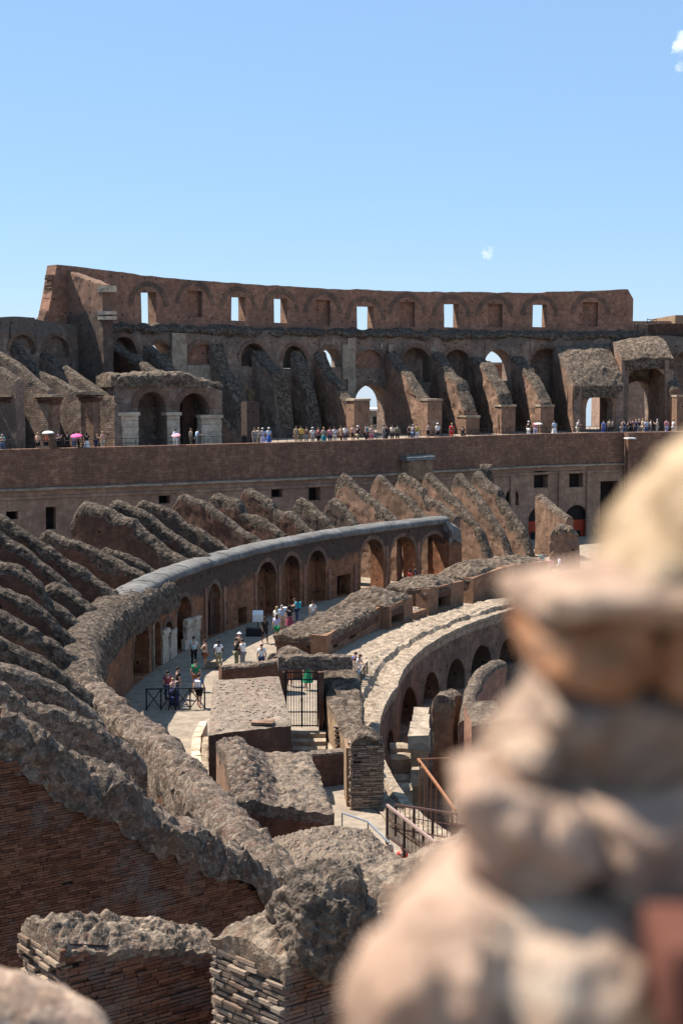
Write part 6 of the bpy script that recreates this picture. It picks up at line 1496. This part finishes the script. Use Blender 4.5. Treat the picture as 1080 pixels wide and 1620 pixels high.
# px, offset, facing, pose, top, legs, hair, label, extras
TL = [
 (5, .9, 0, 'lean', 'teal', 'denim', 'grey', 'person in a teal top leaning on the railing at the left edge of the terrace', {}),
 (60, .9, 160, 'stand', 'peach', 'black', 'blond', 'blond person in a pale pink top and dark shorts left of the one in red', dict(legk='shorts')),
 (73, .9, 175, 'parasol', 'orange', 'black', 'dark', 'person in an orange-red shirt standing under the small white parasol', dict(legk='shorts')),
 (93, 1.6, 60, 'phone', 'navy', 'black', 'dark', 'dark-dressed person between the white and the pink parasol', {}),
 (107, 1.0, 200, 'stand', 'black', 'black', 'dark', 'person in black just left of the large pink parasol', {}),
 (117, .9, 180, 'parasol', 'lilac', 'denim', 'dark', 'person in denim hidden below the large pink parasol', {}),
 (125, 1.4, 100, 'stand', 'rust', 'black', 'brown', 'dim person just right of the large pink parasol', {}),
 (137, .8, 185, 'stand', 'black', 'white', 'dark', 'person with long dark hair and a white skirt on the terrace', dict(hk='long', legk='skirt')),
 (152, 1.1, 90, 'lean', 'black', 'navy', 'dark', 'dark-dressed person bent toward the one in pink', {}),
 (163, .8, 250, 'stand', 'pink', 'beige', 'blond', 'blond person in a pink sleeveless top at the end of the railing', dict(topk='top')),
 (278, .9, 180, 'parasol', 'lightblue', 'white', 'dark', 'person in pale blue holding the small pink parasol before the marble pier', {}),
 (302, 2.6, 90, 'stand', 'khaki', 'olive', 'brown', 'dim person standing inside the right arch of the twin arches', {}),
 (311, 1.4, 120, 'lean', 'lightblue', 'grey', 'dark', 'person in light blue stooping in front of the right twin arch', {}),
 (403, 1.0, 20, 'stand', 'grey', 'grey', 'brown', 'grey-dressed person in front of the plain red brick pier', {}),
 (409, 1.2, 0, 'stand', 'beige', 'khaki', 'blond', 'person in beige between the brick pier and the hatted pair', {}),
 (415, .8, 180, 'stand', 'lilac', 'lilac', 'dark', 'person in a lilac dress and white hat, left of the blue dress', dict(hat='white', legk='skirt')),
 (425, .8, 180, 'stand', 'lightblue', 'blue', 'dark', 'person in a blue dress and white hat', dict(hat='white', legk='skirt')),
 (469, 1.8, 200, 'stand', 'khaki', 'tan', 'brown', 'person in khaki at the foot of the low dark arch', {}),
 (476, 1.6, 190, 'stand', 'yellow', 'olive', 'dark', 'person in a dull yellow shirt by the low dark arch', {}),
 (485, 1.4, 180, 'stand', 'brown', 'grey', 'dark', 'brown-dressed person behind the notch in the terrace wall', {}),
 (494, 1.2, 180, 'stand', 'white', 'beige', 'dark', 'person with a large white hat above the notch in the terrace wall', dict(hat='white')),
 (504, 1.0, 170, 'stand', 'maroon', 'black', 'brown', 'person in maroon left of the one in turquoise', {}),
 (512, .8, 180, 'stand', 'turquoise', 'teal', 'blond', 'person in a turquoise dress near the middle of the railing', dict(legk='skirt', topk='top')),
 (522, .9, 190, 'stand', 'pink', 'navy', 'dark', 'person in a pink shirt between turquoise and white', {}),
 (529, .8, 175, 'stand', 'white', 'cream', 'dark', 'person in white right of the pink shirt, middle of the railing', {}),
 (539, .9, 150, 'walk', 'tan', 'brown', 'brown', 'person in tan walking behind the one in a white jacket', dict(topk='top')),
 (546, .9, 180, 'stand', 'white', 'navy', 'dark', 'person in a white jacket and dark trousers left of the peach shirt', {}),
 (558, .8, 180, 'stand', 'peach', 'black', 'brown', 'person in a peach top and black shorts', dict(legk='shorts')),
 (565, .8, 160, 'walk', 'black', 'khaki', 'dark', 'person in black wearing a white hat before the square brick pier', dict(hat='white')),
 (578, 1.0, 100, 'stand', 'grey', 'black', 'dark', 'grey-dressed person at the foot of the low sky-lit arch, left one', {}),
 (583, 1.3, 200, 'stand', 'teal', 'black', 'dark', 'person in dark teal at the foot of the low sky-lit arch', {}),
 (587.5, .9, 180, 'stand', 'peach', 'pink', 'blond', 'person in pale peach right of the two grey figures by the low arch', {}),
 (607, 1.4, 60, 'stand', 'grey', 'grey', 'dark', 'person in grey holding a jacket, in deep shade', {}),
 (611, 1.1, 250, 'phone', 'black', 'black', 'dark', 'person in black beside the one holding a jacket', {}),
 (620, 1.1, 180, 'stand', 'cream', 'black', 'brown', 'person in a cream top and black trousers in the shade', {}),
 (628, 1.1, 170, 'stand', 'olive', 'black', 'dark', 'person in olive at the right of the shaded group of four', {}),
 (648, 1.1, 180, 'stand', 'black', 'black', 'dark', 'tall person in black left of the yellow shirt', {}),
 (653, .9, 160, 'stand', 'grey', 'denim', 'grey', 'grey-haired person beside the yellow shirt', {}),
 (659.5, .7, 180, 'stand', 'yellow', 'white', 'brown', 'person in a bright yellow shirt and white trousers', {}),
 (677, .8, 270, 'walk', 'grey', 'black', 'dark', 'person in a grey shirt and black shorts before the sunlit pier', dict(legk='shorts')),
 (692, .8, 200, 'walk', 'white', 'black', 'dark', 'person in white with a white hat and dark shorts, left of the one in red', dict(hat='white', legk='shorts')),
 (714, .8, 180, 'stand', 'red', 'red', 'blond', 'person all in bright red on the right half of the railing', {}),
 (731, 1.6, 180, 'sit', 'black', 'black', 'dark', 'small dark figure beside the low pink pier', {}),
 (835, .8, 150, 'stand', 'black', 'white', 'dark', 'person in black with a white cap and white trousers', dict(hat='white')),
 (846, .8, 170, 'parasol', 'pink', 'lilac', 'brown', 'person in pink under the flat white parasol', {}),
 (876, .8, 200, 'stand', 'lightblue', 'white', 'dark', 'dark-haired person in a wide pale dress before the white column', dict(legk='skirt')),
 (912, .8, 90, 'lean', 'grey', 'beige', 'grey', 'grey-haired person leaning at the start of the vaulted part', {}),
 (954, .8, 180, 'stand', 'blue', 'blue', 'dark', 'person in a vivid blue top by the round brick arch', {}),
 (963, .9, 160, 'stand', 'olive', 'black', 'dark', 'person in olive under the round brick arch, right of the blue top', {}),
 (968, 1.0, 240, 'phone', 'grey', 'black', 'dark', 'person in grey right of the blue top, lifting a hand', {}),
 (982, .9, 120, 'lean', 'brown', 'grey', 'brown', 'brown-topped person left of the two navy figures', {}),
 (986, .8, 200, 'stand', 'navy', 'denim', 'dark', 'person in navy at the left of the crowd under the largest arch', {}),
 (996, .9, 180, 'phone', 'black', 'black', 'brown', 'dark-topped person taking a picture under the largest arch', {}),
 (1000, 1.4, 160, 'stand', 'maroon', 'black', 'dark', 'person in maroon behind the picture taker', {}),
 (1005, .8, 180, 'stand', 'navy', 'navy', 'blond', 'person in deep navy in the middle of the crowd', {}),
 (1010, 1.2, 170, 'stand', 'black', 'grey', 'grey', 'grey-haired person at the back of the crowd', {}),
 (1015, .9, 150, 'stand', 'tan', 'beige', 'blond', 'blond person in tan leaning toward the light blue shirt', {}),
 (1021, .3, 200, 'stand', 'lightblue', 'denim', 'dark', 'person in a light blue shirt at the corner of the terrace', {}),
 (1028, .6, 100, 'stand', 'cream', 'grey', 'brown', 'person with a backpack facing along the terrace', dict(bag='grey')),
 (1038, .4, 270, 'phone', 'beige', 'beige', 'grey', 'person in beige standing alone before the dark side of the largest arch', {}),
 (1053, .6, 200, 'stand', 'pink', 'lilac', 'dark', 'person in pale pink near the right end of the terrace', {}),
 (1064, .6, 90, 'walk', 'white', 'white', 'dark', 'person in white before the pier at the right end', {}),
]
for px, off, fc, kd, tc, lc, hc_, lab, ex in TL:
    person(tpos(px, off + random.choice((0, 0, .3, .8, 1.3))), fc + random.uniform(-25, 25), kd, tc, lc, hc_, lab, GT, **ex)
def parasol(px, off, py, r, c1, label, tilt=8):
    p = tpos(px, off); z = at(540, py, p.y).z; root = thing('parasol', p, label, 'parasol', 'parasols on the terrace')
    mb = MB(); mb.bar(p + Vector((0.14, -.22, 1.3)), (p.x + .10, p.y - .15, z + .18), .02, 'iron'); mb.build('pole', root)
    mb = MB(); n = 16; P, UV = [], []; tl = R(tilt)
    for i in range(6):
        t = i / 5; row = []
        for j in range(n + 1):
            a = 2 * pi * j / n; rr = r * sin(t * pi / 2.1) * (1 - .05 * (j % 2)); v = Vector((rr * cos(a), rr * sin(a), .35 * r * cos(t * pi / 2)))
            row.append(Vector((p.x + v.x + .1, p.y - .15 + v.y * cos(tl) - v.z * sin(tl), z + v.z * cos(tl) + v.y * sin(tl))))
        P.append(row); UV.append([(0, 0)] * (n + 1))
    mb.grid(P, UV, cloth(c1)); mb.build('canopy', root)
COL['hotpink'] = (.75, .12, .30); COL['rose'] = (.75, .32, .36)
parasol(76, .9, 685, .50, 'white', 'small flat white parasol over the orange-red shirt', 3)
parasol(120, .9, 690, .50, 'hotpink', 'large domed hot pink parasol', 14)
parasol(277, .9, 689, .40, 'rose', 'small pale pink parasol in front of the marble pier', 22)
parasol(849, .8, 671, .42, 'white', 'flat white parasol on the right part of the terrace', 2)

def gpos(px, py, z=0): return onz(px, py, z)
CL = [
 (266, 1112, 200, 'stand', 'maroon', 'navy', 'dark', 'dark-dressed person at the left of the group behind the crossed fence', {}),
 (282, 1106, 120, 'stand', 'black', 'grey', 'dark', 'person in a black t-shirt bending toward the child behind the crossed fence', {}),
 (274, 1116, 230, 'walk', 'peach', 'rust', 'blond', 'small blond child in peach behind the crossed fence', dict(h=.82)),
 (310, 1094, 180, 'stand', 'green', 'rust', 'dark', 'person in a green football shirt behind the blue-shirted one', {}),
 (315, 1120, 170, 'walk', 'denim', 'black', 'dark', 'person in a blue shirt and dark shorts at the crossed fence', dict(legk='shorts', bag='white')),
 (307, 1054, 20, 'stand', 'mint', 'black', 'dark', 'person in a mint top and black trousers beside the marble', {}),
 (325, 1058, 250, 'phone', 'rust', 'rust', 'dark', 'person in a short brown dress near the arcade pier', dict(legk='shorts', topk='top')),
 (346, 1060, 180, 'walk', 'white', 'khaki', 'dark', 'dark-skinned person in a white t-shirt and khaki trousers, back turned', dict(skin=2)),
 (374, 1058, 120, 'phone', 'black', 'olive', 'dark', 'person in black looking at a phone next to the white t-shirt', {}),
 (384, 1058, 230, 'phone', 'white', 'grey', 'dark', 'person in a white t-shirt looking at a phone next to the one in black', {}),
 (379, 1046, 10, 'stand', 'brown', 'black', 'brown', 'person with a white cap behind the two looking at phones', dict(hat='white')),
 (419, 1018, 20, 'walk', 'black', 'black', 'dark', 'person in black shirt and shorts walking alone on the corridor', dict(legk='shorts', skin=2)),
 (438, 1014, 170, 'walk', 'lilac', 'green', 'dark', 'person in a lilac blouse and dark green skirt walking', dict(legk='shorts', hk='long')),
 (438, 1002, 150, 'stand', 'white', 'cream', 'blond', 'blond person in white beside the lilac blouse', dict(hk='long')),
 (446, 998, 180, 'stand', 'lightblue', 'tan', 'grey', 'person in pale blue behind the blond one', {}),
 (458, 1000, 180, 'stand', 'black', 'maroon', 'dark', 'person in a black top and dark red skirt beside the white panel', dict(legk='skirt', hk='long')),
 (470, 985, 270, 'lean', 'turquoise', 'navy', 'brown', 'person in a turquoise top behind the flat-topped masonry block', dict(bag='turquoise')),
 (495, 990, 180, 'stand', 'white', 'grey', 'dark', 'person in white seen over the masonry block', {}),
 (476, 1066, 0, 'sit', 'grey', 'grey', 'brown', 'person in grey crouching behind the gate lintel', {}),
 (487, 1092, 0, 'stand', 'green', 'green', 'dark', 'person in a long green dress seen through the barred gate', dict(legk='skirt')),
 (458, 1086, 180, 'walk', 'orange', 'rust', 'brown', 'person in orange at the left edge of the barred gate', {}),
 (648, 935, 200, 'stand', 'red', 'black', 'dark', 'person in red standing by the arches of the corridor wall', dict(hk='long')),
 (656, 930, 90, 'stand', 'navy', 'black', 'dark', 'person in navy beside the one in red by the arches', {}),
 (857, 905, 180, 'stand', 'teal', 'navy', 'brown', 'person in teal under the pitted brick stump', {}),
 (854, 915, 160, 'stand', 'lilac', 'lilac', 'dark', 'person in a lilac-blue shirt below the pitted brick stump', {}),
 (870, 915, 200, 'stand', 'pink', 'grey', 'dark', 'person in pink right of the lilac-blue shirt', {}),
 (884, 912, 100, 'stand', 'lightblue', 'grey', 'dark', 'person in pale blue at the foot of the pitted brick stump', {}),
 (820, 917, 180, 'stand', 'rust', 'brown', 'brown', 'brown-haired person whose head shows above the farthest masonry block', {}),
 (414, 1066, 180, 'stand', 'white', 'navy', 'dark', 'person with a pink hat behind the low straight wall', dict(hat='peach')),
]
for px, py, fc, kd, tc, lc, hc_, lab, ex in CL:
    person(gpos(px, py), fc, kd, tc, lc, hc_, lab, GC, **ex)
q = lambda px, py, d: at(px, py, d)
for px, d, fc, kd, tc, lc, hc_, lab, ex in (
   (565, 75.6, 60, 'lean', 'white', 'lightblue', 'brown', 'brown-haired person in white leaning on the dark iron railing above the ledge', dict(hk='long')),
   (558, 76.2, 60, 'lean', 'blue', 'denim', 'dark', 'person in a blue shirt behind the white blouse at the iron railing', {}),
   (556, 74.4, 60, 'lean', 'rust', 'brown', 'brown', 'person in rust brown nearest the viewer at the iron railing', dict(topk='top'))):
    p = at(px, 1085, d); person((p.x, p.y, 0), fc, kd, tc, lc, hc_, lab, 'visitors at the iron railing', **ex)
p = at(690, 1372, 42.5); person((p.x, p.y, at(640, 1395, 42.5).z), 60, 'bend', 'white', 'rust', 'dark', 'person in a white shirt bending forward behind the slatted railing', None)
p = at(636, 1378, 44.4); person((p.x, p.y, at(640, 1388, 44.4).z - .3), 20, 'stand', 'red', 'maroon', 'dark', 'person in red seen through the slats of the brown railing', None, h=.8)
p = at(612, 1345, 45.2); person((p.x, p.y, at(640, 1380, 45.2).z - .3), 0, 'stand', 'beige', 'beige', 'blond', 'person in pale beige at the foot of the slatted railing', None, h=.85)
# pushchair by the crossed fence
pc_ = thing('pushchair', gpos(276, 1122), 'dark pushchair with a blue hood behind the crossed fence', 'pushchair'); b = gpos(276, 1121)
mb = MB(); mb.box(b + Vector((0, 0, .5)), (.24, 0, 0), (0, .2, .1), (0, 0, .2), cloth('navy'), jit=.02); mb.build('seat', pc_)
mb = MB(); lump(mb, b + Vector((0, .1, .85)), (.25, .22, .2), cloth('navy'), n=10, amp=0, chunk=0); mb.build('hood', pc_)
mb = MB(); mb.bar(b + Vector((-.22, -.3, .15)), b + Vector((-.22, .35, 1.0)), .03, 'iron'); mb.bar(b + Vector((.22, -.3, .15)), b + Vector((.22, .35, 1.0)), .03, 'iron'); mb.bar(b + Vector((-.22, .35, 1.0)), b + Vector((.22, .35, 1.0)), .03, 'iron'); mb.build('frame', pc_)
for x in (-.24, .24):
    for y in (-.3, .25):
        mb = MB(); n = 12; c = b + Vector((x, y, .1))
        pts = [c + Vector((0, .1 * cos(2 * pi * i / n), .1 * sin(2 * pi * i / n))) for i in range(n)]
        for i in range(n): mb.bar(pts[i], pts[(i + 1) % n], .03, 'iron')
        mb.build('wheel', pc_)

# ================================================================== CLOUDS
cm = bpy.data.materials.new('cloud'); cm.use_nodes = True; t = cm.node_tree; t.nodes.clear()
out = t.nodes.new('ShaderNodeOutputMaterial'); vol = t.nodes.new('ShaderNodeVolumePrincipled'); vol.inputs['Color'].default_value = (1, 1, 1, 1); vol.inputs['Anisotropy'].default_value = .3
n_ = noisen(t, t.nodes.new('ShaderNodeTexCoord').outputs['Object'], .012, 4, .6); t.links.new(mathn(t, 'MULTIPLY', ramp(t, n_, [(.42, 0.0), (.6, 1.0)]), .03), vol.inputs['Density']); t.links.new(vol.outputs[0], out.inputs['Volume'])
M['cloud'] = cm
for (px, py, rx, rz, lab) in ((1090, 78, 24, 30, 'small white cloud cut by the right edge of the sky'), (771, 400, 9, 10, 'tiny white cloud wisp above the attic wall')):
    p = at(px, py, 4000); mb = MB(); lump(mb, p, (rx * 1.9, rx * 1.6, rz * 1.75), 'cloud', n=24, amp=.45, f=2, chunk=.1, cf=3, sq=2, seed=px)
    o = mb.build('cloud', smooth=True); tag(o, kind='structure')

for o in bpy.data.objects:
    if o.parent is None and o.get('category') and not o.get('kind'): o['kind'] = 'thing'
